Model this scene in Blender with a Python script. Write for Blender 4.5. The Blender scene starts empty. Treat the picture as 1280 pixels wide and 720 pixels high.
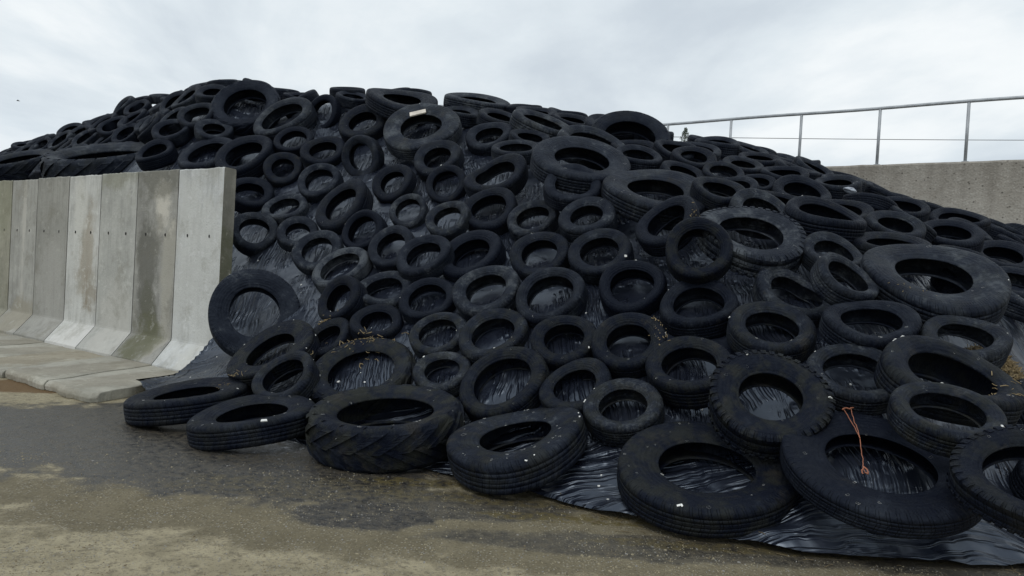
import bpy, bmesh, math, random
import numpy as np
from mathutils import Vector, Matrix, noise as mnoise
random.seed(7); rng = np.random.default_rng(11)
PI = math.pi; D = bpy.data; SC = bpy.context.scene; COL = SC.collection

# ------------------------------------------------------------------ camera
F = 960.0; HCAM = 1.5; ROLL = .057; Y0 = 340.0
_up = np.array([ROLL, 1, -(360 - Y0) / F]); _up /= np.linalg.norm(_up)
_Y = np.array([0, 0, 1.]) - _up * _up[2]; _Y /= np.linalg.norm(_Y)
_X = np.cross(_up, _Y)
EYE = np.array([0, 0, HCAM])
def to_world(c): return np.array([c @ _X, c @ _Y, c @ _up])
CAM_R = to_world(np.array([1., 0, 0])); CAM_U = to_world(np.array([0, 1., 0])); CAM_F = to_world(np.array([0, 0, 1.]))
def ray(x, y): return CAM_R * (x - 640) / F + CAM_U * (360 - y) / F + CAM_F      # one unit of depth
def on_level(x, y, z):
    r = ray(x, y); return r * ((z - HCAM) / r[2]) + EYE
def proj(p):
    v = np.asarray(p) - EYE; d = v @ CAM_F
    return 640 + F * (v @ CAM_R) / d, 360 - F * (v @ CAM_U) / d, d
cam = D.cameras.new('camera'); co = D.objects.new('camera', cam); COL.objects.link(co)
cam.sensor_width = 36; cam.lens = 36 * F / 1280; cam.clip_end = 2000
SHEET_COL = (.011, .014, .024)
M = Matrix.Identity(4)
for i in range(3): M[i][0] = CAM_R[i]; M[i][1] = CAM_U[i]; M[i][2] = -CAM_F[i]
M[2][3] = HCAM
co.matrix_world = M; SC.camera = co

# ------------------------------------------------------------------ helpers
def mesh_obj(name, verts, faces, mat=None, parent=None, smooth=True):
    me = D.meshes.new(name); me.from_pydata([tuple(v) for v in verts], [], faces); me.update()
    if smooth: me.polygons.foreach_set('use_smooth', [True] * len(me.polygons))
    if mat: me.materials.append(mat)
    o = D.objects.new(name, me); COL.objects.link(o)
    if parent: o.parent = parent
    return o
def bm_obj(name, bm, mat=None, parent=None, smooth=False):
    me = D.meshes.new(name); bm.to_mesh(me); bm.free()
    if smooth: me.polygons.foreach_set('use_smooth', [True] * len(me.polygons))
    if mat: me.materials.append(mat)
    o = D.objects.new(name, me); COL.objects.link(o)
    if parent: o.parent = parent
    return o
def tag(o, label=None, cat=None, group=None, kind=None):
    if label: o['label'] = label
    if cat: o['category'] = cat
    if group: o['group'] = group
    if kind: o['kind'] = kind
    return o
def empty(name, loc=(0, 0, 0)):
    o = D.objects.new(name, None); o.location = loc; o.empty_display_size = .1; COL.objects.link(o); return o
def tube(pts, r, seg=8, cap=True):
    """verts, faces of a swept tube"""
    pts = [Vector(p) for p in pts]; n = len(pts); V = []; Fc = []
    rs = r if hasattr(r, '__len__') else [r] * n
    up = None
    for i, p in enumerate(pts):
        t = (pts[min(i + 1, n - 1)] - pts[max(i - 1, 0)]).normalized()
        if up is None:
            up = t.orthogonal().normalized()
        else:
            up = (up - t * up.dot(t)).normalized()
        s = t.cross(up)
        for k in range(seg):
            a = 2 * PI * k / seg; V.append(p + (up * math.cos(a) + s * math.sin(a)) * rs[i])
    for i in range(n - 1):
        for k in range(seg):
            k2 = (k + 1) % seg
            Fc.append((i * seg + k, i * seg + k2, (i + 1) * seg + k2, (i + 1) * seg + k))
    if cap:
        Fc.append(tuple(range(seg - 1, -1, -1))); Fc.append(tuple((n - 1) * seg + k for k in range(seg)))
    return V, Fc
def merge(lst):
    V = []; Fc = []
    for v, f in lst:
        o = len(V); V += list(v); Fc += [tuple(i + o for i in q) for q in f]
    return V, Fc

# ------------------------------------------------------------------ node helpers
class NT:
    def __init__(s, name):
        s.m = D.materials.new(name); s.m.use_nodes = True; s.t = s.m.node_tree; s.t.nodes.clear()
        s.out = s.n('ShaderNodeOutputMaterial'); s.b = s.n('ShaderNodeBsdfPrincipled')
        s.l(s.b.outputs[0], s.out.inputs[0]); s._obj = None
    def n(s, typ, **kw):
        nd = s.t.nodes.new(typ)
        for k, v in kw.items(): setattr(nd, k, v)
        return nd
    def l(s, a, b): s.t.links.new(a, b)
    def put(s, sock, v):
        if hasattr(v, 'is_output'): s.l(v, sock)
        elif isinstance(v, (tuple, list)) and len(v) == 3 and sock.type == 'RGBA': sock.default_value = (*v, 1)
        else: sock.default_value = v
    def coord(s, which='Object', scale=None, rot=None):
        tc = s.n('ShaderNodeTexCoord'); o = tc.outputs[which]
        if scale is None and rot is None: return o
        mp = s.n('ShaderNodeMapping'); s.l(o, mp.inputs[0])
        if scale is not None: mp.inputs['Scale'].default_value = scale
        if rot is not None: mp.inputs['Rotation'].default_value = rot
        return mp.outputs[0]
    def pos(s): return s.n('ShaderNodeNewGeometry').outputs['Position']
    def mapv(s, vec, scale=(1, 1, 1), loc=(0, 0, 0), rot=(0, 0, 0)):
        mp = s.n('ShaderNodeMapping'); s.l(vec, mp.inputs[0]); mp.inputs['Scale'].default_value = scale
        mp.inputs['Location'].default_value = loc; mp.inputs['Rotation'].default_value = rot; return mp.outputs[0]
    def noise(s, vec, scale, detail=5, rough=.55, dist=0.):
        nd = s.n('ShaderNodeTexNoise'); s.put(nd.inputs['Vector'], vec)
        nd.inputs['Scale'].default_value = scale; nd.inputs['Detail'].default_value = detail
        nd.inputs['Roughness'].default_value = rough; nd.inputs['Distortion'].default_value = dist
        return nd.outputs['Fac']
    def vor(s, vec, scale, feature='F1', out='Distance', rand=1.):
        nd = s.n('ShaderNodeTexVoronoi', feature=feature); s.put(nd.inputs['Vector'], vec)
        nd.inputs['Scale'].default_value = scale; nd.inputs['Randomness'].default_value = rand
        return nd.outputs[out]
    def ramp(s, fac, a, b, lo=0., hi=1.):
        nd = s.n('ShaderNodeMapRange', interpolation_type='SMOOTHSTEP'); s.put(nd.inputs[0], fac)
        nd.inputs[1].default_value = a; nd.inputs[2].default_value = b; nd.inputs[3].default_value = lo; nd.inputs[4].default_value = hi
        return nd.outputs[0]
    def mix(s, fac, a, b, mode='MIX'):
        nd = s.n('ShaderNodeMix', data_type='RGBA', blend_type=mode)
        s.put(nd.inputs[0], fac); s.put(nd.inputs[6], a); s.put(nd.inputs[7], b); return nd.outputs[2]
    def math(s, op, a, b=0., c=0.):
        nd = s.n('ShaderNodeMath', operation=op); s.put(nd.inputs[0], a); s.put(nd.inputs[1], b); s.put(nd.inputs[2], c); return nd.outputs[0]
    def vmath(s, op, a, b):
        nd = s.n('ShaderNodeVectorMath', operation=op); s.put(nd.inputs[0], a); s.put(nd.inputs[1], b)
        return nd.outputs['Value'] if op in ('DISTANCE', 'LENGTH', 'DOT_PRODUCT') else nd.outputs[0]
    def sep(s, v):
        nd = s.n('ShaderNodeSeparateXYZ'); s.put(nd.inputs[0], v); return nd.outputs
    def bump(s, h, dist, strength=1., normal=None):
        nd = s.n('ShaderNodeBump'); s.put(nd.inputs['Height'], h); nd.inputs['Distance'].default_value = dist; nd.inputs['Strength'].default_value = strength
        if normal is not None: s.l(normal, nd.inputs['Normal'])
        return nd.outputs[0]
    def set(s, **kw):
        for k, v in kw.items(): s.put(s.b.inputs[k.replace('_', ' ')], v)
        return s.m

# ------------------------------------------------------------------ materials
def rubber(name, tread=None, fine=1.):
    N = NT(name); oc = N.coord()
    oi = N.n('ShaderNodeObjectInfo'); sc_ = N.n('ShaderNodeSeparateColor'); N.l(oi.outputs['Color'], sc_.inputs[0])
    dust, moss, seed = sc_.outputs
    off = N.n('ShaderNodeCombineXYZ'); sd = N.math('MULTIPLY', seed, 40.)
    for i in range(3): N.l(sd, off.inputs[i])
    v = N.vmath('ADD', oc, off.outputs[0])
    n1 = N.noise(v, 2.2, 6, .62); n2 = N.noise(v, 14, 4, .6); n3 = N.noise(v, 60, 3, .6)
    m = N.math('ADD', N.math('MULTIPLY', n1, .62), N.math('MULTIPLY', n2, .38))
    m = N.math('ADD', m, N.math('MULTIPLY', N.math('SUBTRACT', dust, .5), .34))
    f1 = N.ramp(m, .42, .62)
    col = N.mix(f1, (.0032, .0045, .0110), (.016, .0195, .029))
    f2 = N.ramp(m, .57, .74)
    col = N.mix(f2, col, (.072, .08, .09))
    mo = N.math('MULTIPLY', N.ramp(N.noise(v, 3.1, 5, .65), .42, .62), moss)
    col = N.mix(N.math('MULTIPLY', mo, .7), col, (.026, .026, .0175))
    col = N.mix(N.ramp(n3, .66, .74, 0, .6), col, (.07, .07, .065))
    rough = N.ramp(n2, .3, .7, .5, .78)
    X, Y, Z = N.sep(oc)
    rad = N.math('SQRT', N.math('ADD', N.math('MULTIPLY', X, X), N.math('MULTIPLY', Y, Y)))
    ang = N.math('ARCTAN2', Y, X)
    if tread:
        cnt, sl, dist = tread
        w = N.math('FRACT', N.math('ADD', N.math('MULTIPLY', ang, cnt / (2 * PI)), N.math('MULTIPLY', N.math('ABSOLUTE', Z), sl)))
        g = N.ramp(N.math('ABSOLUTE', N.math('SUBTRACT', w, .5)), .12, .2)
        nb = N.bump(g, dist)
        nb = N.bump(n2, .012, .6, nb)
    else:
        rings = N.math('SINE', N.math('MULTIPLY', rad, 110.))
        ribs = N.math('SINE', N.math('MULTIPLY', ang, 150.))
        band = N.ramp(N.math('ABSOLUTE', N.math('SUBTRACT', rad, .9)), .03, .045, 1, 0)
        hb = N.math('ADD', N.math('MULTIPLY', rings, .35), N.math('MULTIPLY', N.math('MULTIPLY', ribs, band), .5))
        # worn raised marks: broken blocks round the sidewall
        nb = N.bump(hb, .004, .6)
        nb = N.bump(N.math('ADD', n2, N.math('MULTIPLY', n3, .5)), .016, .6, nb)
    N.b.inputs['Specular Tint'].default_value = (.72, .86, 1, 1)
    mud = N.ramp(N.math('ADD', N.noise(v, 1.7, 6, .7), N.math('MULTIPLY', moss, .12)), .64, .80, 0, .5)
    col = N.mix(mud, col, (.042, .037, .028))
    return N.set(Base_Color=col, Roughness=rough, Normal=nb, Specular_IOR_Level=.17)
M_SIDE = rubber('rubber_sidewall'); M_TREAD = rubber('rubber_tread', (64, 3.0, .014)); M_BLOCK = rubber('rubber_block_tread', (46, 2.2, .02))
M_LUG = rubber('rubber_lug_tread'); M_LINER = rubber('rubber_liner')

def plastic(name):
    N = NT(name); p = N.pos()
    # wrinkles that run down the slope, warped
    wv = N.n('ShaderNodeTexNoise'); N.l(p, wv.inputs['Vector']); wv.inputs['Scale'].default_value = 1.6; wv.inputs['Detail'].default_value = 3
    warp = N.n('ShaderNodeVectorMath', operation='MULTIPLY_ADD'); N.l(wv.outputs['Color'], warp.inputs[0]); warp.inputs[1].default_value = (.22, .22, .22); N.l(p, warp.inputs[2])
    q = warp.outputs[0]
    def pleat(sc, rot, k=1.): return N.noise(N.mapv(q, sc, rot=(0, 0, rot)), k, 2, .5)
    s1 = pleat((34, 1.6, 1.6), .35); s3 = pleat((30, 1.6, 1.6), -.75); s2 = pleat((1.0, 20, 4), .08)
    pk = N.noise(p, 1.1, 2); far = N.ramp(N.sep(p)[2], .22, .42)
    st = N.n('ShaderNodeMix', data_type='FLOAT'); N.l(N.ramp(pk, .46, .52), st.inputs[0]); N.l(s1, st.inputs[2]); N.l(s3, st.inputs[3])
    st2 = N.n('ShaderNodeMix', data_type='FLOAT'); N.l(far, st2.inputs[0]); N.l(s2, st2.inputs[2]); N.l(st.outputs[0], st2.inputs[3])
    fold = N.ramp(st2.outputs[0], .40, .60)
    amt = N.ramp(N.noise(p, 2.1, 3), .42, .55)
    amt = N.math('MAXIMUM', amt, N.math('SUBTRACT', 1., far))
    broad = N.noise(q, 5, 2, .5)
    nb = N.bump(broad, .022, .6); nb = N.bump(N.math('MULTIPLY', fold, amt), .025, 1., nb)
    dirt = N.ramp(N.noise(p, 3, 6, .65), .56, .76, 0, .4)
    col = N.mix(dirt, SHEET_COL, (.055, .06, .072))
    N.b.inputs['IOR'].default_value = 1.75; N.b.inputs['Specular Tint'].default_value = (.72, .84, 1, 1)
    return N.set(Base_Color=col, Roughness=N.ramp(N.noise(p, 6, 4), .3, .7, .24, .42), Normal=nb, Specular_IOR_Level=.5)
M_SHEET = plastic('black_plastic')

def simple(name, col, rough=.6, metal=0., bump=None, spec=.5):
    N = NT(name); c = N.coord(); n = N.noise(c, 6, 5)
    cc = N.mix(N.ramp(n, .3, .7), tuple(x * .8 for x in col), tuple(min(1, x * 1.15) for x in col))
    kw = dict(Base_Color=cc, Roughness=rough, Metallic=metal, Specular_IOR_Level=spec)
    if bump: kw['Normal'] = N.bump(N.noise(c, bump[0], 4), bump[1])
    return N.set(**kw)
M_PAPER = simple('pale_paper', (.66, .60, .52), .8); M_FOAM = simple('white_foam', (.75, .75, .72), .8)
M_STRAW = simple('straw', (.26, .195, .10), .8); M_STRAW2 = simple('damp_straw', (.14, .105, .055), .8)
M_TWINE = simple('orange_twine', (.36, .14, .08), .85); M_STEEL = simple('galvanised_steel', (.40, .42, .44), .5, .2)
M_CABLE = simple('cable', (.1, .1, .11), .5); M_HOLE = simple('painted_hole_shade', (.02, .02, .02), .9)  # M_HOLE: near-black colour stands in for the shade inside the lifting holes
M_LEAF = simple('conifer_green', (.05, .075, .04), .8); M_BARK = simple('bark', (.09, .07, .05), .9)
M_BIRD = simple('dark_feather', (.02, .02, .022), .7); M_SCRAP = simple('pale_scrap', (.32, .35, .40), .4)

def concrete(name, base, stains=(), tint=.12, seed=0., rough=.88):
    """stains: (x, z, rx, rz, colour, strength) ellipses in the panel's own metres, edges broken by noise"""
    N = NT(name); oc0 = N.coord(); oc = N.vmath('ADD', oc0, (seed * 3.1, seed * 1.7, seed * 2.3))
    X, Y, Z = N.sep(oc0)
    n1 = N.noise(oc, 1.3, 7, .62); streak = N.noise(N.mapv(oc, (11, 11, .9)), 1., 6, .65); n3 = N.noise(oc, 38, 4, .65)
    c = N.mix(N.ramp(n1, .32, .68), tuple(b * (1 - tint) for b in base), tuple(min(1, b * (1 + tint * .8)) for b in base))
    mott = N.noise(oc, 4.2, 7, .72)
    c = N.mix(N.ramp(N.math('ADD', N.math('MULTIPLY', streak, .5), N.math('MULTIPLY', mott, .5)), .46, .66, 0, .65), c, tuple(b * .60 for b in base))
    c = N.mix(N.ramp(mott, .45, .28, 0, .55), c, tuple(min(1, b * 1.25) for b in base))
    c = N.mix(N.ramp(N.noise(N.mapv(oc, (30, 30, 1.1)), 1., 4, .6), .5, .7, 0, .3), c, tuple(b * .7 for b in base))
    wn = N.noise(oc, 2.6, 6, .7)
    for (sx, sz, rx, rz, colr, k) in stains:
        dx = N.math('MULTIPLY', N.math('SUBTRACT', X, sx), 1 / rx); dz = N.math('MULTIPLY', N.math('SUBTRACT', Z, sz), 1 / rz)
        d = N.math('SQRT', N.math('ADD', N.math('MULTIPLY', dx, dx), N.math('MULTIPLY', dz, dz)))
        d = N.math('ADD', d, N.math('MULTIPLY', N.math('SUBTRACT', wn, .5), 2.9))
        c = N.mix(N.ramp(d, 1.35, .6, 0, k), c, colr)
    grime = N.math('MULTIPLY', N.ramp(N.noise(oc, 2.3, 7, .72), .5, .66), .5)
    c = N.mix(grime, c, tuple(b * f for b, f in zip(base, (.62, .60, .54))))
    blot = N.math('MULTIPLY', N.ramp(N.noise(N.vmath('ADD', oc, (9, 2, 5)), 7, 5, .7), .57, .66), .4)
    c = N.mix(blot, c, tuple(min(.7, b * 1.35) for b in base))
    # dark weathering that hangs from the top edge
    top = N.math('MULTIPLY', N.ramp(N.math('ADD', Z, N.math('MULTIPLY', streak, 1.2)), 2.9, 3.6), .55)
    c = N.mix(top, c, tuple(b * .42 for b in base))
    c = N.mix(N.ramp(n3, .62, .75, 0, .35), c, tuple(b * .6 for b in base))
    pits = N.vor(oc, 24); pm = N.ramp(pits, .06, .13, 1, 0)
    c = N.mix(N.math('MULTIPLY', pm, N.ramp(N.noise(oc, 3, 3), .5, .6)), c, tuple(b * .35 for b in base))
    nb = N.bump(n3, .008, .8); nb = N.bump(streak, .01, .6, nb); nb = N.bump(mott, .012, .6, nb)
    return N.set(Base_Color=c, Roughness=rough, Normal=nb, Specular_IOR_Level=.3)

def aggregate_wall():
    N = NT('exposed_aggregate'); p = N.pos()
    v = N.n('ShaderNodeTexVoronoi'); N.l(p, v.inputs['Vector']); v.inputs['Scale'].default_value = 30
    sh = N.sep(v.outputs['Color'])[0]
    n1 = N.noise(p, .9, 6, .65); n2 = N.noise(p, 9, 5, .7)
    base = N.mix(N.ramp(n1, .3, .7), (.33, .305, .265), (.43, .405, .36))
    base = N.mix(N.ramp(N.noise(p, 5, 6, .7), .5, .7, 0, .5), base, (.24, .215, .18))
    peb = N.mix(N.ramp(sh, .3, .9), (.22, .2, .17), (.54, .52, .47))
    c = N.mix(N.ramp(v.outputs['Distance'], .22, .45, .42, 0), base, peb)
    hole = N.ramp(N.vor(N.vmath('ADD', p, (3, 7, 1)), 11), .10, .2, 1, 0)
    c = N.mix(N.math('MULTIPLY', hole, .75), c, (.06, .052, .045))
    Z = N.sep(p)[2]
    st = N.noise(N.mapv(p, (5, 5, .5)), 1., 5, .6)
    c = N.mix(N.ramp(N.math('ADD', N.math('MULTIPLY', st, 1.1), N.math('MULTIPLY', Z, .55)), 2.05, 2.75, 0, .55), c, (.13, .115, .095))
    c = N.mix(N.ramp(n2, .55, .75, 0, .3), c, (.55, .53, .48))
    nb = N.bump(N.math('SUBTRACT', 1., v.outputs['Distance']), .008, .5); nb = N.bump(n2, .03, .5, nb)
    return N.set(Base_Color=c, Roughness=.9, Normal=nb, Specular_IOR_Level=.25)

CTRL = [(-4.46, 13.38, 3.6), (-3.9, 11.81, 2.66), (-3.44, 10.5, 1.9), (-3.05, 9.39, 1.3), (-2.72, 8.45, 0.82), (-2.44, 7.65, 0.42), (-3.06, 12.47, 3.5), (-2.68, 11.05, 2.62), (-2.36, 9.86, 1.92), (-2.09, 8.85, 1.35), (-1.86, 7.99, 0.88), (-1.67, 7.25, 0.5), (-1.61, 10.43, 2.6), (-1.41, 9.33, 1.93), (-1.24, 8.4, 1.38), (-1.1, 7.59, 0.94), (-0.98, 6.91, 0.58), (-0.87, 6.31, 0.27), (-0.65, 9.93, 2.59), (-0.56, 8.9, 1.94), (-0.48, 8.02, 1.42), (-0.41, 7.26, 0.99), (-0.35, 6.61, 0.64), (-0.3, 6.05, 0.35), (-0.26, 5.56, 0.1), (0.21, 9.53, 2.58), (0.22, 8.54, 1.96), (0.22, 7.7, 1.45), (0.22, 6.98, 1.04), (0.23, 6.36, 0.69), (0.23, 5.82, 0.41), (0.23, 5.36, 0.17), (1.02, 9.21, 2.58), (0.94, 8.25, 1.98), (0.87, 7.44, 1.49), (0.81, 6.75, 1.08), (0.76, 6.15, 0.75), (0.72, 5.63, 0.47), (0.68, 5.18, 0.23), (0.64, 4.79, 0.04), (1.62, 8.02, 2.0), (1.49, 7.23, 1.52), (1.37, 6.55, 1.12), (1.27, 5.97, 0.79), (1.18, 5.47, 0.52), (1.1, 5.03, 0.29), (1.04, 4.65, 0.1), (2.28, 7.85, 2.02), (2.07, 7.06, 1.55), (1.9, 6.4, 1.16), (1.75, 5.83, 0.83), (1.62, 5.33, 0.56), (1.51, 4.9, 0.34), (1.41, 4.53, 0.15), (2.92, 7.72, 2.05), (2.65, 6.94, 1.58), (2.42, 6.27, 1.19), (2.22, 5.71, 0.87), (2.05, 5.22, 0.61), (1.9, 4.8, 0.38), (1.77, 4.43, 0.2), (3.22, 6.85, 1.61), (2.93, 6.19, 1.22), (2.68, 5.62, 0.91), (2.47, 5.13, 0.64), (2.29, 4.71, 0.42), (2.13, 4.35, 0.24), (3.8, 6.81, 1.64), (3.45, 6.13, 1.25), (3.15, 5.55, 0.94), (2.89, 5.07, 0.68), (2.67, 4.64, 0.46), (2.47, 4.28, 0.28), (2.3, 3.96, 0.12)]

# radiance of the overcast (the Background strength is 0.1)
SKY_DARK = (6.0, 6.7, 7.4); SKY_MID = (7.6, 8.3, 8.8); SKY_LIGHT = (9.3, 9.7, 9.9); SKY_LOW = (6.0, 7.05, 8.0)
SUN_E = .9; EXPOSURE = 0.
# cx, cy, a, ratio, ang, kind
ANN = [
(128,188,70,.14,12,'T',{'d':13.9}),(22,196,42,.16,20,'T',{'d':17}),
(305,127,43,.64,22,'T'),(350,143,39,.40,31,'c',{'p':'bald'}),(401,140,23,.75,60,'c'),(452,149,31,.6,22,'c'),
(525,155,50,.5,15,'t'),(366,172,24,.6,20,'c'),(303,189,37,.5,28,'c'),(258,188,36,.42,25,'c'),
(403,185,27,.62,15,'c'),(449,196,27,.85,80,'c'),(353,208,24,.8,20,'c'),(397,223,27,.7,28,'c'),
(423,252,38,.58,38,'c',{'p':'slumped','spin':3.}),(313,237,28,.65,-10,'c'),(355,256,28,.5,20,'c'),(489,226,28,.68,40,'c'),
(509,261,25,.75,30,'c'),(545,194,31,.62,25,'c'),(556,228,27,.78,35,'c'),(611,166,30,.5,15,'c'),
(645,182,30,.28,2,'c'),(663,169,25,.35,-12,'c'),(729,195,60,.42,-12,'t'),(618,214,37,.55,15,'c',{'p':'squashed','spin':4.}),
(716,227,37,.6,-3,'c'),(610,257,36,.65,20,'c'),(820,232,66,.35,-8,'t'),(597,122,40,.13,-7,'t'),
(572,137,28,.15,-4,'c'),(503,120,46,.22,-6,'t'),(627,144,28,.25,-15,'c'),(682,150,40,.2,-20,'c'),
(788,167,52,.6,-10,'T',{'dd':.12}),(799,191,30,.33,-12,'c'),(745,172,45,.25,-18,'c'),(868,193,28,.4,-15,'c'),
(855,213,28,.4,-25,'c'),(905,212,26,.4,-15,'c'),(948,225,22,.42,-12,'c'),(900,233,33,.4,-18,'c'),
(954,257,40,.45,-20,'c'),(1004,235,36,.4,-17,'c'),(980,248,30,.25,-25,'c'),(950,195,27,.2,-10,'c'),
(940,285,65,.45,-14,'T',{'p':'ragged','w':(.8,.1,.6)}),(832,272,42,.5,30,'c',{'p':'slumped'}),(873,308,42,.88,0,'c',{'w':(.15,.6,.2)}),(789,353,42,.75,10,'c'),
(873,374,47,.62,5,'c'),(748,311,40,.68,18,'c'),(732,266,36,.58,12,'c'),(665,269,33,.6,18,'c'),
(673,314,37,.75,25,'c'),(686,364,44,.72,20,'c'),(606,358,42,.7,25,'c'),(586,313,41,.6,25,'c'),
(558,270,28,.7,30,'c'),(528,315,35,.62,22,'c'),(533,370,35,.7,20,'c'),(487,305,32,.68,35,'c'),
(450,286,29,.7,50,'c'),(395,310,31,.75,30,'c'),(318,286,29,.8,0,'c'),(372,288,26,.7,10,'c'),
(423,331,37,.5,30,'c',{'p':'bald','w':(1.0,0,.3)}),(420,371,32,.6,55,'c'),(480,357,36,.55,10,'c'),(470,398,33,.6,8,'c'),
(318,388,56,.94,0,'t'),(407,418,32,.55,35,'c'),(336,434,57,.42,33,'t'),(352,466,42,.55,33,'c'),
(233,487,73,.16,6,'t',{'g':.0}),(315,511,73,.25,7,'t',{'g':.0}),(482,506,97,.30,2,'T',{'p':'lug0','w':(.35,1.0,.7),'g':.0}),(450,459,68,.58,15,'T',{'w':(.4,.9,.2)}),
(546,414,35,.72,22,'c'),(615,413,43,.68,18,'c'),(552,460,36,.65,15,'c'),(625,472,56,.68,28,'c'),
(643,537,90,.32,12,'t',{'g':.02}),(704,420,41,.75,18,'c'),(785,422,46,.75,10,'c'),(717,478,45,.68,20,'c'),
(778,502,48,.68,8,'c'),(860,450,55,.62,18,'c',{'p':'slumped','spin':1.}),(964,490,72,.75,-10,'M',{'d':5.25}),(966,404,51,.6,-12,'c'),
(997,362,47,.55,-20,'c',{'p':'squashed','spin':2.2}),(1071,460,56,.6,-15,'c'),(1193,462,76,.4,-25,'t',{'p':'slumped','d':5.3}),(1186,508,62,.52,-15,'c',{'d':4.95,'p':'car2'}),
(1207,415,52,.5,-22,'c',{'p':'slumped'}),(883,577,107,.52,-5,'t',{'p':'mid','g':.02}),(1101,573,114,.52,-11,'t',{'p':'low','g':.13,'d':4.45,'w':(.3,.1,.4)}),(1292,590,84,.68,-15,'T',{'p':'ragged','d':4.25}),
(1168,337,85,.42,-15,'t',{'w':(.7,.3,.6)}),(1091,397,54,.5,-18,'c',{'p':'squashed','spin':0.3}),(1043,312,40,.45,-15,'c',{'p':'squashed'}),(1063,342,42,.4,-40,'c'),
(1121,277,35,.4,-20,'c'),(1035,262,48,.25,-20,'c'),(1055,258,36,.3,-15,'c'),(1190,287,37,.38,-12,'c'),
(1255,315,38,.4,-20,'c'),(1130,255,32,.3,-15,'c'),(1200,270,34,.3,-12,'c'),(1275,350,42,.4,-20,'c'),
(1200,316,30,.3,-20,'c'),(1115,300,45,.25,-10,'c'),
(846,183,27,.35,-15,'c'),(762,151,30,.24,-8,'c'),(716,147,26,.22,-12,'c'),(930,203,26,.3,-14,'c'),
(794,182,31,.3,-8,'c',{'d':10.3}),
]
# ------------------------------------------------------------------ world, sun
SUN_EL, SUN_AZ = math.radians(52), math.radians(200)      # high, behind and to the left of the viewer
w = D.worlds.new('World'); SC.world = w; w.use_nodes = True; t = w.node_tree; t.nodes.clear()
class WN(NT):
    def __init__(s, t): s.t = t
N = WN(t); bg = N.n('ShaderNodeBackground'); N.l(bg.outputs[0], N.n('ShaderNodeOutputWorld').inputs[0])
sky = N.n('ShaderNodeTexSky', sky_type='NISHITA'); sky.sun_disc = False; sky.sun_elevation = SUN_EL; sky.sun_rotation = SUN_AZ
sky.air_density = 1.5; sky.dust_density = 3
g = N.n('ShaderNodeTexCoord').outputs['Generated']
x, y, z = N.sep(g)
zz = N.math('ADD', N.math('ABSOLUTE', z), .16)
cl = N.n('ShaderNodeCombineXYZ'); N.l(N.math('DIVIDE', x, zz), cl.inputs[0]); N.l(N.math('DIVIDE', y, zz), cl.inputs[1])
cp = cl.outputs[0]
n1 = N.noise(N.mapv(cp, (.8, .5, 1), (.4, 1.7, 0)), 1.1, 8, .55, .4); n2 = N.noise(N.mapv(cp, (1, .7, 1), (5.2, 2.1, 0)), 2.2, 6, .55)
nn = N.math('ADD', N.math('MULTIPLY', n1, .72), N.math('MULTIPLY', n2, .28))
c = N.mix(N.ramp(nn, .38, .54), SKY_DARK, SKY_MID)
c = N.mix(N.ramp(nn, .50, .63), c, SKY_LIGHT)
low = N.ramp(z, .02, .2, 1, 0)
c = N.mix(N.math('MULTIPLY', low, .55), c, SKY_LOW)
c = N.mix(.985, sky.outputs[0], c)
N.l(c, bg.inputs[0]); bg.inputs[1].default_value = .1
sl = D.lights.new('sun', 'SUN'); sl.energy = SUN_E; sl.angle = math.radians(25); sl.color = (1, .97, .92)
so = D.objects.new('sun', sl); COL.objects.link(so)
# Nishita: rotation 0 = +Y, turning clockwise seen from above
sd = Vector((math.sin(SUN_AZ) * math.cos(SUN_EL), math.cos(SUN_AZ) * math.cos(SUN_EL), math.sin(SUN_EL)))
so.rotation_euler = sd.to_track_quat('Z', 'Y').to_euler(); so.location = (0, -10, 20)
SC.view_settings.view_transform = 'Standard'; SC.view_settings.look = 'None'; SC.view_settings.exposure = EXPOSURE; SC.view_settings.gamma = 1
SC.view_settings.use_curve_mapping = False
SC.cycles.max_bounces = 6; SC.cycles.diffuse_bounces = 3; SC.cycles.glossy_bounces = 3

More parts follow.
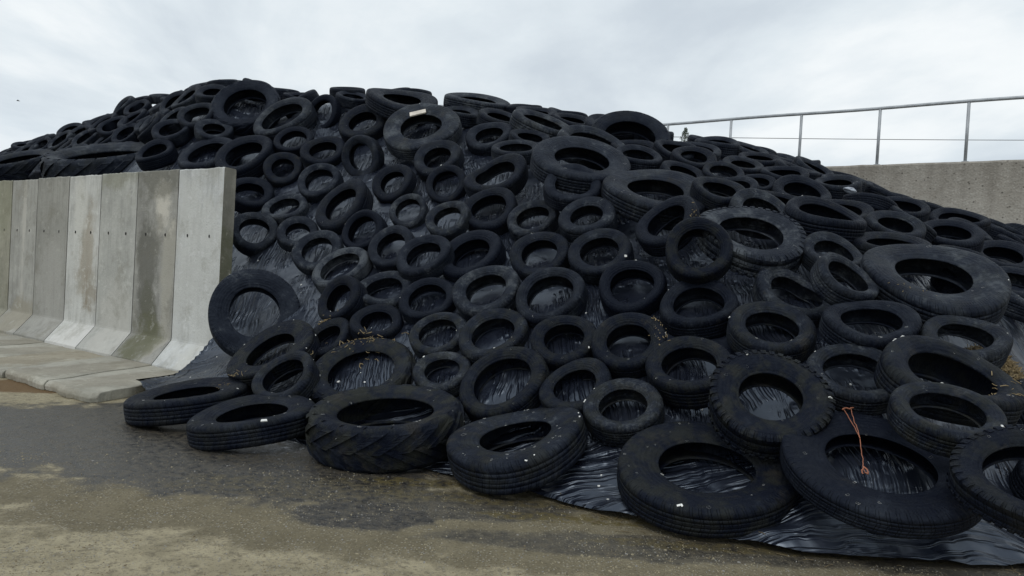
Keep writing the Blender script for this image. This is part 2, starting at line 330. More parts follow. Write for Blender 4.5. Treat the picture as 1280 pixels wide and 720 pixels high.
# ------------------------------------------------------------------ ground
def ground_mat():
    N = NT('wet_yard_concrete'); p = N.pos()
    W1 = N.noise(p, .9, 6, .62); W2 = N.noise(p, 4.5, 6, .65); fine = N.noise(p, 55, 4, .7); mid = N.noise(p, 16, 4, .65)
    def blob(px, py, rx, ry, k=1., rot=0., amp=1.5):
        q = on_level(px, py, 0)
        v = N.mapv(p, (1 / rx, 1 / ry, 0), (0, 0, 0)); v = N.vmath('SUBTRACT', v, (q[0] / rx, q[1] / ry, 0))
        d = N.math('ADD', N.vmath('LENGTH', v, (0, 0, 0)), N.math('MULTIPLY', N.math('SUBTRACT', W1, .5), amp))
        d = N.math('ADD', d, N.math('MULTIPLY', N.math('SUBTRACT', W2, .5), .9))
        return N.ramp(d, 1.12, .82, 0, k)
    mx = lambda a, b: N.math('MAXIMUM', a, b)
    wet = blob(150, 535, 2.3, 1.0); wet = mx(wet, blob(-60, 540, 2.4, 1.0)); wet = mx(wet, blob(330, 585, 1.5, .75))
    wet = mx(wet, blob(455, 645, .42, .3)); wet = mx(wet, blob(560, 630, .8, .3, .8)); wet = mx(wet, blob(900, 690, 1.8, .2, .7)); wet = mx(wet, blob(1150, 705, 1.6, .16, .8))
    wet = mx(wet, N.ramp(W1, .66, .72, 0, .5))
    damp = mx(wet, mx(blob(420, 640, 2.4, .7, .65), blob(900, 690, 3.5, .5, .6)))
    v = N.n('ShaderNodeTexVoronoi'); N.l(N.vmath('ADD', p, N.vmath('MULTIPLY', N.n('ShaderNodeTexNoise').outputs['Color'], (0, 0, 0))), v.inputs['Vector']); v.inputs['Scale'].default_value = 62
    sh, sh2, _ = N.sep(v.outputs['Color'])
    chip = N.math('MULTIPLY', N.ramp(v.outputs['Distance'], .55, .3, 0, 1), N.ramp(sh, .45, .7))
    chip = N.math('MULTIPLY', chip, N.ramp(N.noise(p, 2.6, 5, .7), .36, .56))
    dry = N.mix(N.ramp(W2, .3, .7), (.245, .212, .138), (.37, .322, .215))
    dry = N.mix(N.ramp(mid, .50, .66, 0, .6), dry, (.105, .088, .06))
    dry = N.mix(N.ramp(fine, .54, .66, 0, .6), dry, (.07, .06, .042))
    dampc = N.mix(N.ramp(mid, .35, .65), (.06, .048, .028), (.125, .104, .062))
    dampc = N.mix(N.ramp(fine, .5, .62, 0, .5), dampc, (.03, .026, .018))
    c = N.mix(damp, dry, dampc)
    c = N.mix(wet, c, N.mix(N.ramp(mid, .4, .64), N.mix(N.ramp(W2, .35, .6), (.020, .019, .0185), (.044, .041, .037)), (.075, .064, .046)))
    c = N.mix(N.math('MULTIPLY', chip, N.math('SUBTRACT', .85, N.math('MULTIPLY', wet, .7))), c, N.mix(sh2, (.20, .175, .12), (.36, .33, .26)))
    moss = mx(blob(590, 607, .9, .12, .85), mx(blob(745, 650, .7, .1, .9), mx(blob(640, 625, 1., .13, .6), blob(1000, 690, 1.2, .08, .6))))
    moss = mx(moss, blob(380, 610, 1.0, .22, .35))
    c = N.mix(N.math('MULTIPLY', moss, N.ramp(mid, .38, .6)), c, (.105, .082, .028))
    c = N.mix(blob(5, 482, .9, .35, .9), c, (.13, .075, .03))
    rough = N.math('SUBTRACT', .82, N.math('MULTIPLY', wet, N.ramp(mid, .3, .65, .58, .32)))
    hh = N.math('ADD', N.math('MULTIPLY', fine, .5), N.math('MULTIPLY', chip, .5))
    nb = N.bump(hh, .012, .8); nb = N.bump(mid, .02, .5, nb)
    return N.set(Base_Color=c, Roughness=rough, Normal=nb, Specular_IOR_Level=N.math('ADD', .25, N.math('MULTIPLY', wet, .3)))
gv = []; gf = []
S_ = 700.
mesh_obj('ground', [(-S_, -S_, 0), (S_, -S_, 0), (S_, S_, 0), (-S_, S_, 0)], [(0, 1, 2, 3)], ground_mat(), smooth=False)
tag(D.objects['ground'], kind='structure')

# ------------------------------------------------------------------ frame of the bunker walls
dw = ray(-650, 266); dw[2] = 0; DW = dw / np.linalg.norm(dw)                 # along the walls, receding to the left
E0 = on_level(247, 466, .15); E0[2] = 0                                   # foot of the end panel
PIN = np.array([-DW[1], DW[0], 0]);  PIN = PIN if PIN[1] > 0 else -PIN    # into the bunker
def wall_s(px, base, d=None):                                            # where a pixel column meets the vertical plane through base along DW
    d = DW if d is None else d
    n = np.array([-d[1], d[0], 0]); r = ray(px, 250); tt = ((base - EYE) @ n) / (r @ n); q = EYE + r * tt
    return (q - base) @ d
PAN = 1.15
# right wall
RB = ray(1280, 199) * 11.4 + EYE; RW_TOP = RB[2]; RB = np.array([RB[0], RB[1], 0])

# ------------------------------------------------------------------ the heap: a smooth height field through control points
CP = np.array(CTRL)
def sky_pt(px, py, d, drop=.2):
    q = ray(px, py) * d + EYE; return (q[0], q[1], q[2] - drop)
ext = []
for px, py, d in [(300, 107, 13.6), (400, 108, 12.9), (520, 116, 12.4), (640, 132, 12.2), (740, 152, 12.2), (850, 176, 12.3), (940, 192, 12.2), (1010, 212, 12.0),
                  (1090, 242, 11.7), (1170, 268, 11.3), (1275, 294, 10.6), (240, 112, 15), (170, 125, 16.5), (105, 155, 18.3), (45, 184, 20), (-30, 200, 22.5), (-150, 225, 24)]:
    q = sky_pt(px, py, d); ext.append(q)
    back = DW * 0 + PIN * 2.2; ext.append((q[0] + back[0], q[1] + back[1], q[2] - .25))
    back = PIN * 5; ext.append((q[0] + back[0], q[1] + back[1], q[2] - 1.2))
for px, py, d in [(255, 200, 12.3), (150, 208, 14.6), (60, 214, 17), (-40, 222, 20), (-160, 232, 23)]:    # just over the top of the panels
    ext.append(sky_pt(px, py, d, .12))
for px, py in [(250, 524), (375, 560), (515, 582), (600, 604), (700, 632), (800, 656), (960, 676), (1100, 686), (1280, 698), (1500, 712), (1800, 730)]:
    q = on_level(px, py, 0); ext.append((q[0], q[1], .0)); v = q[:2] / np.linalg.norm(q[:2]); ext.append((q[0] - v[0] * .5, q[1] - v[1] * .5, -.12))
q = on_level(300, 455, .3); ext.append(tuple(q)); q = on_level(230, 480, .22); ext.append(tuple(q)); q = on_level(330, 520, .1); ext.append(tuple(q))
q = on_level(180, 487, .1); ext.append(tuple(q)); ext += [tuple(on_level(250, 462, .2)), tuple(on_level(215, 476, .15))]
for px, py, d in [(1240, 600, 4.95), (1350, 600, 5.2), (1350, 480, 6.3), (1350, 400, 7.4), (1350, 340, 8.9), (1500, 360, 9.3), (1500, 520, 6.3)]: ext.append(sky_pt(px, py, d, .2))
def face_axes(px, py, ratio, ang):
    r = ray(px, py); d = r / np.linalg.norm(r); a = math.radians(ang)
    m = -math.sin(a) * CAM_R + math.cos(a) * CAM_U; m = m - d * (m @ d); m /= np.linalg.norm(m)
    n = m * math.sqrt(1 - ratio * ratio) - d * ratio
    return r, n / np.linalg.norm(n)
GW = {'mid': .36, 'low': .27, 'lug0': .54}
under = []
for row in ANN:
    if len(row) > 6 and 'g' in row[6]:
        px, py, a, ratio, ang, kd = row[:6]; r_, n = face_axes(px, py, ratio, ang); Wr = GW.get(row[6].get('p'), .42)
        for tt in np.arange(3, 12, .01):
            if 'd' in row[6]: tt = row[6]['d']
            R = a * tt / F / .975; cc = EYE + r_ * tt - n * Wr * R * .5
            if 'd' in row[6] or cc[2] - .97 * R * math.hypot(n[0], n[1]) - .5 * Wr * R * n[2] * .9 < row[6]['g']: break
        u_ = np.cross(n, [0, 0, 1.]); u_ /= np.linalg.norm(u_); v_ = np.cross(u_, n); base = cc - n * (Wr * R * .5 + .035)
        for fu, fv in ((0, 0), (.8, 0), (-.8, 0), (0, .8), (0, -.7), (.55, .55), (-.55, .55)):
            q = base + R * (u_ * fu + v_ * fv); under.append((q[0], q[1], max(q[2], -.05), R))
if under:
    U_ = np.array(under); keep = [np.linalg.norm(U_[:, :2] - p_[:2], axis=1).min() > .35 for p_ in CP]; CP = CP[keep]
    ext = [e for e in ext if np.linalg.norm(U_[:, :2] - np.array(e[:2]), axis=1).min() > .2 or e[2] <= 0] + [tuple(q[:3]) for q in under]
CP = np.vstack([CP, np.array(ext)])
def tps(P, z, lam):
    n = len(P); d = np.linalg.norm(P[:, None] - P[None], axis=2); K = np.where(d > 0, d * d * np.log(d + 1e-9), 0) + lam * np.eye(n)
    Q = np.hstack([np.ones((n, 1)), P]); A_ = np.zeros((n + 3, n + 3)); A_[:n, :n] = K; A_[:n, n:] = Q; A_[n:, :n] = Q.T
    return np.linalg.solve(A_, np.r_[z, 0, 0, 0])
SOL = tps(CP[:, :2], CP[:, 2], .35)
def tps_eval(P):
    d = np.linalg.norm(P[:, None] - CP[None, :, :2], axis=2); K = np.where(d > 0, d * d * np.log(d + 1e-9), 0)
    return K @ SOL[:-3] + SOL[-3] + P @ SOL[-2:]
GX = np.arange(-26, 14.01, .1); GY = np.arange(2.5, 40.01, .1)
gx, gy = np.meshgrid(GX, GY, indexing='ij'); HG = np.concatenate([tps_eval(np.stack([a, b], 1)) for a, b in zip(gx, gy)]).reshape(gx.shape)
HG = np.clip(HG, 0, 4.9)
def H(x, y):
    fx = np.clip((np.asarray(x) - GX[0]) / .1, 0, len(GX) - 1.001); fy = np.clip((np.asarray(y) - GY[0]) / .1, 0, len(GY) - 1.001)
    i = fx.astype(int); j = fy.astype(int); a = fx - i; b = fy - j
    return HG[i, j] * (1 - a) * (1 - b) + HG[i + 1, j] * a * (1 - b) + HG[i, j + 1] * (1 - a) * b + HG[i + 1, j + 1] * a * b
def Hn(x, y, e=.25):
    n = np.array([-(H(x + e, y) - H(x - e, y)) / (2 * e), -(H(x, y + e) - H(x, y - e)) / (2 * e), 1.]); return n / np.linalg.norm(n)

# plastic sheet: ruled in plan between its front edge and a line far back in the bunker
front = [E0[:2] + PIN[:2] * .5, on_level(262, 462, .12)[:2], on_level(225, 478, .12)[:2], on_level(186, 490, .1)[:2], on_level(200, 505, 0)[:2], on_level(255, 522, 0)[:2]] + \
        [on_level(px, py, 0)[:2] for px, py in [(330, 548), (375, 560), (405, 571), (455, 575), (515, 583), (560, 596), (600, 604), (650, 619), (700, 632), (750, 644), (800, 656), (880, 674), (960, 689), (1030, 700), (1100, 706), (1190, 710), (1280, 713), (1400, 720), (1560, 710), (1800, 722), (2100, 735)]]
back = [E0[:2] + PIN[:2] * .5, E0[:2] + PIN[:2] * .5 + DW[:2] * 22, E0[:2] + PIN[:2] * 7 + DW[:2] * 19, RB[:2] + DW[:2] * 6 - PIN[:2] * .05, RB[:2] - DW[:2] * 5 - PIN[:2] * .05]
def resample(P, n):
    P = np.array(P); s = np.r_[0, np.cumsum(np.linalg.norm(np.diff(P, axis=0), axis=1))]; q = np.linspace(0, s[-1], n)
    return np.stack([np.interp(q, s, P[:, 0]), np.interp(q, s, P[:, 1])], 1)
NU, NV = 420, 230
fr = resample(front, NU); bk = resample(back, NU)
fr[:, 0] += [.035 * mnoise.noise((i * .11, 0, 1)) for i in range(NU)]; fr[:, 1] += [.05 * mnoise.noise((i * .09, 3, 1)) for i in range(NU)]
tv = np.linspace(0, 1, NV) ** 1.6
SV = []
for j, tt in enumerate(tv):
    P = fr * (1 - tt) + bk * tt; zz = H(P[:, 0], P[:, 1])
    for i in range(NU):
        x, y = P[i]; ed = np.linalg.norm(P[i] - fr[i])
        wr = abs(mnoise.noise((x * 1.3 + 2 * mnoise.noise((x, y, 4)), y * 6.5, 2.))) * .028 * (1.3 - min(1, zz[i] * 2)) + abs(mnoise.noise((x * 4.5 + y, y * 1.2, 7.))) * .03
        k = min(1, ed / .5); zi = min(zz[i], .012 + .75 * ed) if i > NU * .12 else zz[i]
        lip = .055 * max(0, mnoise.noise((x * 3.1, y * 3.1, 5)) + .25) * math.exp(-((ed - .1) / .12) ** 2)
        SV.append((x, y, zi + .012 + wr * (.35 + .65 * k) + lip))
TDs = on_level(125, 488, .12) - E0; TDs[2] = 0; TDs /= np.linalg.norm(TDs)
DLs = DW; INV = np.linalg.inv(np.stack([DLs[:2], TDs[:2]], 1))
SA = np.array(SV); ST = (SA[:, :2] - E0[:2]) @ INV.T
slab = (ST[:, 0] > -.4) & (ST[:, 1] > -.1) & (ST[:, 1] < 1.75); u_ = np.clip((ST[slab, 0] + .36) / .28, 0, 1); SA[slab, 2] = np.maximum(SA[slab, 2], .17 * u_ * u_ * (3 - 2 * u_) * np.clip((1.75 - ST[slab, 1]) / .25, 0, 1))
bad = (ST[:, 0] > .02) & (ST[:, 1] > -.52)                       # nothing on the outer side of the panels: the sheet ends against the end panel
edge_ = bad & (ST[:, 0] < .8); ST2 = ST.copy(); ST2[edge_, 0] = .02 + .012 * np.sin(ST[edge_, 1] * 9)
SA[edge_, :2] = E0[:2] + ST2[edge_] @ np.stack([DLs[:2], TDs[:2]], 1).T
SV = SA.tolist()
SF = [(j * NU + i, j * NU + i + 1, (j + 1) * NU + i + 1, (j + 1) * NU + i) for j in range(NV - 1) for i in range(NU - 1)]
far_ = bad & ~edge_
SF = [q for q in SF if not all(bad[i] for i in q) and not any(far_[i] for i in q)]
sheet = mesh_obj('plastic_sheet', SV, SF, M_SHEET)
tag(sheet, 'black wrinkled plastic sheet covering the whole heap under the tyres', 'plastic sheet')

# ------------------------------------------------------------------ tyres
def profile(kind, W, rim):
    """closed half-profiles at radius 1: lists of (r, z) for tread, upper sidewall, lower sidewall, liner"""
    h = W / 2; sh = .935
    th = h * .80
    tr = []
    if kind == 'lug':
        for q in np.linspace(-1, 1, 11): tr.append((.955 - .02 * q * q, q * th * 1.1))
        tr = [(sh - .03, -h * .97)] + tr + [(sh - .03, h * .97)]
    else:
        gr = (-.60, -.2, .2, .60) if kind != 'block' else (-.45, 0, .45)
        gw = .032; zs = []
        for gq in gr: zs += [(gq - gw, 0), (gq - gw * .6, 1), (gq + gw * .6, 1), (gq + gw, 0)]
        zs = sorted(zs + [(-1, 0), (-.85, 0), (.85, 0), (1, 0), (0.08, 0), (-.08, 0)])
        tw_ = h * (.66 if kind == 'car' else .74 if kind != 'block' else .8)
        for q, gq in zs: tr.append((1 - .012 * abs(q) ** 3 - ((.013 if kind == 'car' else .010) if gq else 0), q * tw_))
        sh = .925
        arc = [(.978, h * (.83 if kind != 'block' else .85)), (.958, h * (.905 if kind != 'block' else .9)), (sh, h * .965)]
        if kind == 'car': sh = .915; arc = [(.980, h * .755), (.962, h * .85), (.940, h * .92), (sh, h * .965)]
        tr = [(r, -z) for r, z in arc[::-1]] + tr + arc
    s0 = tr[-1][0]
    side = [(s0, tr[-1][1]), (s0 - .03, h * .985)]
    k = rim
    for f_, zf in [(.86, 1.0), (.70, .995), (.52, .955), (.38, .90), (.27, .845), (.22, .835), (.18, .79), (.10, .735), (.04, .70)]:
        side.append((k + (s0 - k) * f_, h * zf))
    side += [(k + .004, h * .665), (k, h * .62), (k + .008, h * .575), (k + .03, h * .56)]
    lin = [(k + .03, h * .56), (k + .07, h * .62), (k + (1 - k) * .35, h * .76), (k + (1 - k) * .6, h * .85), (.90, h * .78), (.925, h * .6), (.932, 0)]
    lin = lin + [(r, -z) for r, z in lin[-2::-1]]
    low = [(r, -z) for r, z in side]
    return tr, side, low, lin
def warp_fn(rs):
    e = rs.uniform(-.055, .055); sad = rs.uniform(-.085, .085); d1 = rs.uniform(0, .05); ph = rs.uniform(0, 2 * PI); sag = rs.uniform(0, .05); ph2 = rs.uniform(0, 2 * PI)
    def f(x, y, z):
        a = math.atan2(y, x); r = math.hypot(x, y)
        k = 1 + d1 * math.cos(3 * a + ph) * .5
        z2 = z + sad * (x * x - y * y) - math.copysign(1, z) * sag * abs(z) * 2.5 * max(0, math.cos(a - ph2)) * (1.15 - r)
        return (x * (1 + e) * k, y * (1 - e) * k, z2)
    return f
def dent2_fn(x, y, z):                                       # slumped to one side and twisted
    a = math.atan2(y, x); k = 1 - .11 * math.exp(-((a - .6) / .7) ** 2) + .07 * math.exp(-((a - 2.2) / .6) ** 2)
    return (x * .93 * k, y * 1.07 * k, z * (1 - .2 * math.cos(a)) + .13 * x * y)
def dent_fn(x, y, z):                                        # a tyre squashed across
    a = math.atan2(y, x); k = 1 - .16 * math.exp(-((a + 1.3) / .55) ** 2) + .05 * math.cos(2 * a)
    return (x * 1.08 * k, y * .94 * k, z + .10 * (x * x - y * y))
def lathe(pr, seg, wf, flip=False):
    V = []; Fc = []; n = len(pr)
    for k in range(seg):
        a = 2 * PI * k / seg; c, s = math.cos(a), math.sin(a)
        for r, z in pr: V.append(wf(r * c, r * s, z))
    for k in range(seg):
        k2 = (k + 1) % seg
        for i in range(n - 1):
            q = (k * n + i, k2 * n + i, k2 * n + i + 1, k * n + i + 1)
            Fc.append(q[::-1] if flip else q)
    return V, Fc
def lugs(W, cnt, hgt, slant, wf, wid=.34):
    """bars that run from the middle of the tread over the shoulder, one row on each side"""
    out = []; h = W / 2
    for sgn in (1, -1):
        for q in range(cnt):
            a0 = 2 * PI * (q + (.5 if sgn < 0 else 0)) / cnt; V = []; n = 9
            for i in range(n):
                u = i / (n - 1); zf = -.06 + 1.06 * u; zc = sgn * h * zf * 1.0
                if u < .82: rb = .955 - .02 * (zf / .88) ** 2; zc = sgn * h * zf
                else: rb = .93 - (u - .82) * .38; zc = sgn * h * (.81 + (u - .82) * 1.05)
                hg = hgt * (1 - .15 * u) if u < .9 else hgt * .55
                am = a0 + slant * u * (1 if u < .6 else 1); hw = wid * PI / cnt * (1 + .25 * u)
                for aa, rr in ((am - hw * 1.25, rb - .03), (am - hw, rb + hg), (am + hw, rb + hg), (am + hw * 1.25, rb - .03)):
                    zz = zc + (sgn * hgt * .35 if u >= .9 and rr > rb else 0)
                    V.append(wf(rr * math.cos(aa), rr * math.sin(aa), zz))
            Fc = []
            for i in range(n - 1):
                for j in range(3):
                    f_ = (i * 4 + j, (i + 1) * 4 + j, (i + 1) * 4 + j + 1, i * 4 + j + 1); Fc.append(f_ if sgn > 0 else f_[::-1])
            Fc.append((0, 1, 2, 3)); Fc.append(tuple((n - 1) * 4 + j for j in (3, 2, 1, 0)))
            out.append((V, Fc))
    return merge(out)
PROTO = {}
def make_proto(key, kind, W, rim, wf, seg=80):
    tr, side, low, lin = profile(kind, W, rim)
    T_ = lathe(tr, seg, wf, True)
    mt = M_TREAD
    if kind == 'lug': T_ = merge([T_, lugs(W, 18, .036, .5, wf)]); mt = M_LUG
    if kind == 'block':
        T_ = merge([T_, lugs_block(W, 40, wf)]); mt = M_BLOCK
    parts = [('tread', T_, mt), ('sidewall', lathe(side, seg, wf, True), M_SIDE), ('sidewall', lathe(low, seg, wf), M_SIDE), ('inner_liner', lathe(lin, seg, wf), M_LINER)]
    ms = []
    for nm, (V, Fc), m in parts:
        me = D.meshes.new(nm); me.from_pydata(V, [], Fc); me.update(); bm = bmesh.new(); bm.from_mesh(me); bmesh.ops.recalc_face_normals(bm, faces=bm.faces) if nm == 'tread' and kind not in ('lug', 'block') else None
        bm.to_mesh(me); bm.free()
        me.polygons.foreach_set('use_smooth', [True] * len(me.polygons)); me.materials.append(m)
        if kind in ('lug', 'block') and nm == 'tread':
            n0 = seg * (len(tr) - 1)
            me.polygons.foreach_set('use_smooth', [i < n0 for i in range(len(me.polygons))])
        ms.append((nm, me))
    # the same tyre as one mesh, for the far rows
    V, Fc = merge([p[1] for p in parts]); one = D.meshes.new('tyre'); one.from_pydata(V, [], Fc); one.update(); one.polygons.foreach_set('use_smooth', [True] * len(one.polygons))
    one.materials.append(M_SIDE); one.materials.append(mt)
    nt_ = len(parts[0][1][1]); one.polygons.foreach_set('material_index', [1 if i < nt_ else 0 for i in range(len(one.polygons))])
    PROTO[key] = dict(parts=ms, one=one, W=W)
def lugs_block(W, cnt, wf):
    out = []; h = W / 2
    for sgn in (1, -1):
        for q in range(cnt):
            a = 2 * PI * (q + (.5 if sgn < 0 else 0)) / cnt; hw = .30 * 2 * PI / cnt; V = []
            for rr, zz in ((.985, .62), (1.012, .66), (1.012, .88), (.965, 1.0), (.90, 1.03), (.90, .9)):
                for s in (-1, 1): V.append(wf(rr * math.cos(a + s * hw), rr * math.sin(a + s * hw), sgn * h * zz))
            Fc = []
            for i in range(5):
                f_ = (2 * i, 2 * i + 1, 2 * i + 3, 2 * i + 2); Fc.append(f_ if sgn < 0 else f_[::-1])
            Fc += [tuple(2 * i for i in range(6))[::(1 if sgn < 0 else -1)], tuple(2 * i + 1 for i in range(6))[::(-1 if sgn < 0 else 1)]]
            out.append((V, Fc))
    return merge(out)
rs = random.Random(3)
for i, (W, rim) in enumerate([(.60, .60), (.64, .61), (.54, .65), (.62, .56), (.68, .62), (.58, .60), (.62, .66), (.70, .58), (.56, .57), (.66, .64), (.60, .62), (.64, .59)]): make_proto('car%d' % i, 'car', W * 1.08, rim, warp_fn(rs))
make_proto('squashed', 'car', .62, .62, dent_fn)
make_proto('slumped', 'car', .64, .61, dent2_fn)
make_proto('bald', 'car', .50, .68, warp_fn(rs))
for i, (W, rim) in enumerate([(.40, .53), (.42, .55), (.44, .52)]): make_proto('truck%d' % i, 'truck', W, rim, warp_fn(random.Random(20 + i)), 96)
make_proto('low', 'truck', .27, .54, warp_fn(random.Random(79)), 96)
make_proto('mid', 'truck', .36, .53, warp_fn(random.Random(80)), 96)
make_proto('slim', 'car', .46, .60, warp_fn(random.Random(77)), 96)
make_proto('ragged', 'block', .46, .60, warp_fn(random.Random(78)), 96)
make_proto('knobbly', 'block', .58, .52, warp_fn(random.Random(41)), 96)
for i, (W, rim) in enumerate([(.54, .60), (.62, .60)]): make_proto('lug%d' % i, 'lug', W, rim, lambda x, y, z: (x, y, z), 96)

TYRES = []
def place_tyre(key, c, n, R, spin, detailed, name, wear):
    p = PROTO[key]; n = Vector(n).normalized()
    m = n.to_track_quat('Z', 'Y').to_matrix().to_4x4() @ Matrix.Rotation(spin, 4, 'Z')
    M_ = Matrix.Translation(c) @ m @ Matrix.Scale(R, 4)
    if detailed:
        o = D.objects.new(name, None); o.empty_display_size = .1; COL.objects.link(o); o.matrix_world = M_
        for nm, me in p['parts']:
            ch = D.objects.new(nm, me); COL.objects.link(ch); ch.parent = o; ch.color = (*wear, 1)
    else:
        o = D.objects.new(name, p['one']); COL.objects.link(o); o.matrix_world = M_; o.color = (*wear, 1)
    return o
def face_axes(px, py, ratio, ang):
    r = ray(px, py); d = r / np.linalg.norm(r); a = math.radians(ang)
    m = -math.sin(a) * CAM_R + math.cos(a) * CAM_U; m = m - d * (m @ d); m /= np.linalg.norm(m)
    n = m * math.sqrt(1 - ratio * ratio) - d * ratio
    return r, n / np.linalg.norm(n)
def seat(px, py, a, ratio, ang, Wr, lift=.5):
    """walk out along the line of sight until the tyre rests on the heap"""
    r, n = face_axes(px, py, ratio, ang)
    for tt in np.arange(2.5, 32, .02):
        P = EYE + r * tt; R = a * tt / F / .975; W = Wr * R; c = P - n * W * .5
        hs = float(H(c[0], c[1])); ns = Hn(c[0], c[1]); sd_ = math.sqrt(max(0, 1 - min(1, abs(n @ ns)) ** 2))
        kk = lift if hs > .12 else .85
        if (c[2] - hs) * ns[2] < W * .5 * abs(n @ ns) + kk * R * sd_ * .8: return c, n, R, tt
    return c, n, R, tt
KIND = {'c': 'car tyre', 't': 'truck tyre', 'T': 'tractor tyre', 'M': 'off-road tyre'}
rc = random.Random(5)
PRE = []
for k, row in enumerate(ANN):
    px, py, a, ratio, ang, kd = row[:6]; opt = row[6] if len(row) > 6 else {}
    key = opt.get('p') or {'c': 'car%d' % rc.randrange(12), 't': 'truck%d' % rc.randrange(3), 'T': 'lug%d' % rc.randrange(2), 'M': 'knobbly'}[kd]
    Wr = PROTO[key]['W']
    if 'd' in opt: tt = opt['d']; n = face_axes(px, py, ratio, ang)[1]
    elif 'g' in opt and 'd' not in opt:                                              # its lower edge stands on the yard
        n = face_axes(px, py, ratio, ang)[1]; r_ = ray(px, py)
        for tt in np.arange(3, 12, .01):
            R = a * tt / F / .975; cc = EYE + r_ * tt - n * Wr * R * .5
            if cc[2] - .97 * R * math.hypot(n[0], n[1]) - .5 * Wr * R * n[2] * .9 < opt['g']: break
    else: c, n, R, tt = seat(px, py, a, ratio, ang, Wr, opt.get('lift', .5))
    wear = opt.get('w') or (rc.uniform(.1, .8), rc.uniform(0, .45) + (.35 if py > 400 else 0), rc.random())
    PRE.append(dict(px=px, py=py, a=a, kd=kd, opt=opt, key=key, Wr=Wr, n=n, d=tt + opt.get('dd', 0), d0=tt, wear=wear, spin=opt.get('spin', rc.uniform(0, 2 * PI))))
def upd(T_):
    T_['R'] = T_['a'] * T_['d'] / F / .975; T_['W'] = T_['Wr'] * T_['R']; T_['c'] = EYE + ray(T_['px'], T_['py']) * T_['d'] - T_['n'] * T_['W'] * .5
    u = np.array(Vector(T_['n']).orthogonal().normalized()); v = np.cross(T_['n'], u); th = np.linspace(0, 2 * PI, 40, endpoint=False)
    T_['ring'] = T_['c'] + T_['R'] * .8 * (np.cos(th)[:, None] * u + np.sin(th)[:, None] * v)
for T_ in PRE: upd(T_)
for it in range(40):
    moved = False
    for i in range(len(PRE)):
        for j in range(i + 1, len(PRE)):
            A_, B_ = PRE[i], PRE[j]
            if np.linalg.norm(A_['c'] - B_['c']) > A_['R'] + B_['R']: continue
            dist = np.linalg.norm(A_['ring'][:, None] - B_['ring'][None], axis=2).min()
            need = .19 * (A_['R'] + B_['R']) * .98
            if dist < need:
                f_, g_ = (A_, B_) if A_['py'] + A_['opt'].get('front', 0) > B_['py'] + B_['opt'].get('front', 0) else (B_, A_)
                st = min(.03, need - dist)
                if 'g' not in f_['opt'] and f_['d'] > f_['d0'] - .55: f_['d'] -= st * .7; upd(f_); moved = True
                if 'g' not in g_['opt'] and g_['d'] < g_['d0'] + .3: g_['d'] += st * .3; upd(g_); moved = True
    if not moved: break
print('relax rounds', it)
for T_ in PRE:
    nm = {'c': 'car_tyre', 't': 'truck_tyre', 'T': 'tractor_tyre', 'M': 'off_road_tyre'}[T_['kd']]
    T_['o'] = place_tyre(T_['key'], T_['c'], T_['n'], T_['R'], T_['spin'], T_['a'] >= 30 or T_['kd'] != 'c', nm, T_['wear'])
    T_['fill'] = False; T_['face'] = EYE + ray(T_['px'], T_['py']) * T_['d']; TYRES.append(T_)
# the rest of the far rows: cover the sheet where the photograph shows crowded tyres too small to read one by one
def vis_zone(px, py):
    if px < -30 or px > 1370 or (px > 1235 and 395 < py < 520): return False
    if px < 300: return py < 216
    if px < 640: return py < 135
    if px < 860: return py < 175
    if px < 1000: return py < 250
    return py < (395 if px < 1290 else 640)
cand = []
for i in range(9000):
    s_ = rng.uniform(-9, 20); v_ = rng.uniform(-7, 9)
    q = E0 + DW * s_ + PIN * v_; x_, y_ = q[0], q[1]
    if not (GX[0] + 1 < x_ < GX[-1] - 1 and GY[0] + 1 < y_ < GY[-1] - 1): continue
    if s_ > -.4 and v_ < .75: continue
    if s_ < -8.9: continue
    if (np.array([x_, y_, 0]) - RB) @ PIN > -.35: continue
    z_ = float(H(x_, y_)); n_ = Hn(x_, y_); P = np.array([x_, y_, z_]) + n_ * .12
    px, py, dd = proj(P)
    if dd < 4 or not vis_zone(px, py): continue
    v3 = EYE - P
    if (v3 @ n_) / np.linalg.norm(v3) < -.06: continue
    cand.append((P, n_, px, py, dd))
nf = 0
for P, n_, px, py, dd in cand:
    R = rng.uniform(.28, .34) if px < 900 else rng.uniform(.26, .31); ok = True; FILL_D = .64 if px < 300 else .66
    for T_ in TYRES:
        if np.linalg.norm(T_['c'] - P) < (R + T_['R']) * (FILL_D if T_['fill'] else .84): ok = False; break
        qx, qy = T_['px'], T_['py']
        if not T_['fill'] and dd < T_['d'] + .5 and math.hypot(qx - px, (qy - py) * 1.5) < T_['a'] * .8 + F * R / dd * .35: ok = False; break
    if not ok or nf >= 182: continue
    nn_ = n_ + rng.normal(0, .13, 3); nn_ /= np.linalg.norm(nn_)
    key = 'car%d' % rng.integers(0, 12)
    o = place_tyre(key, P + n_ * .03, nn_, R, rng.uniform(0, 6.28), False, 'car_tyre', (rng.uniform(.25, .75), rng.uniform(0, .3), rng.random()))
    TYRES.append(dict(o=o, px=px, py=py, a=F * R / dd, c=P, n=nn_, R=R, kd='c', opt={}, d=dd, W=.6 * R, fill=True, face=P)); nf += 1
print('TYRES', len(TYRES), 'fill', nf)
for T_ in TYRES:
    if not T_['fill']: print('R %s %d,%d R=%.2f d=%.1f z=%.2f nz=%.2f' % (T_['kd'], T_['px'], T_['py'], T_['R'], T_['d'], T_['c'][2], T_['n'][2])) if (T_['kd'] == 'c' and not .24 < T_['R'] < .38) or T_['kd'] != 'c' else None

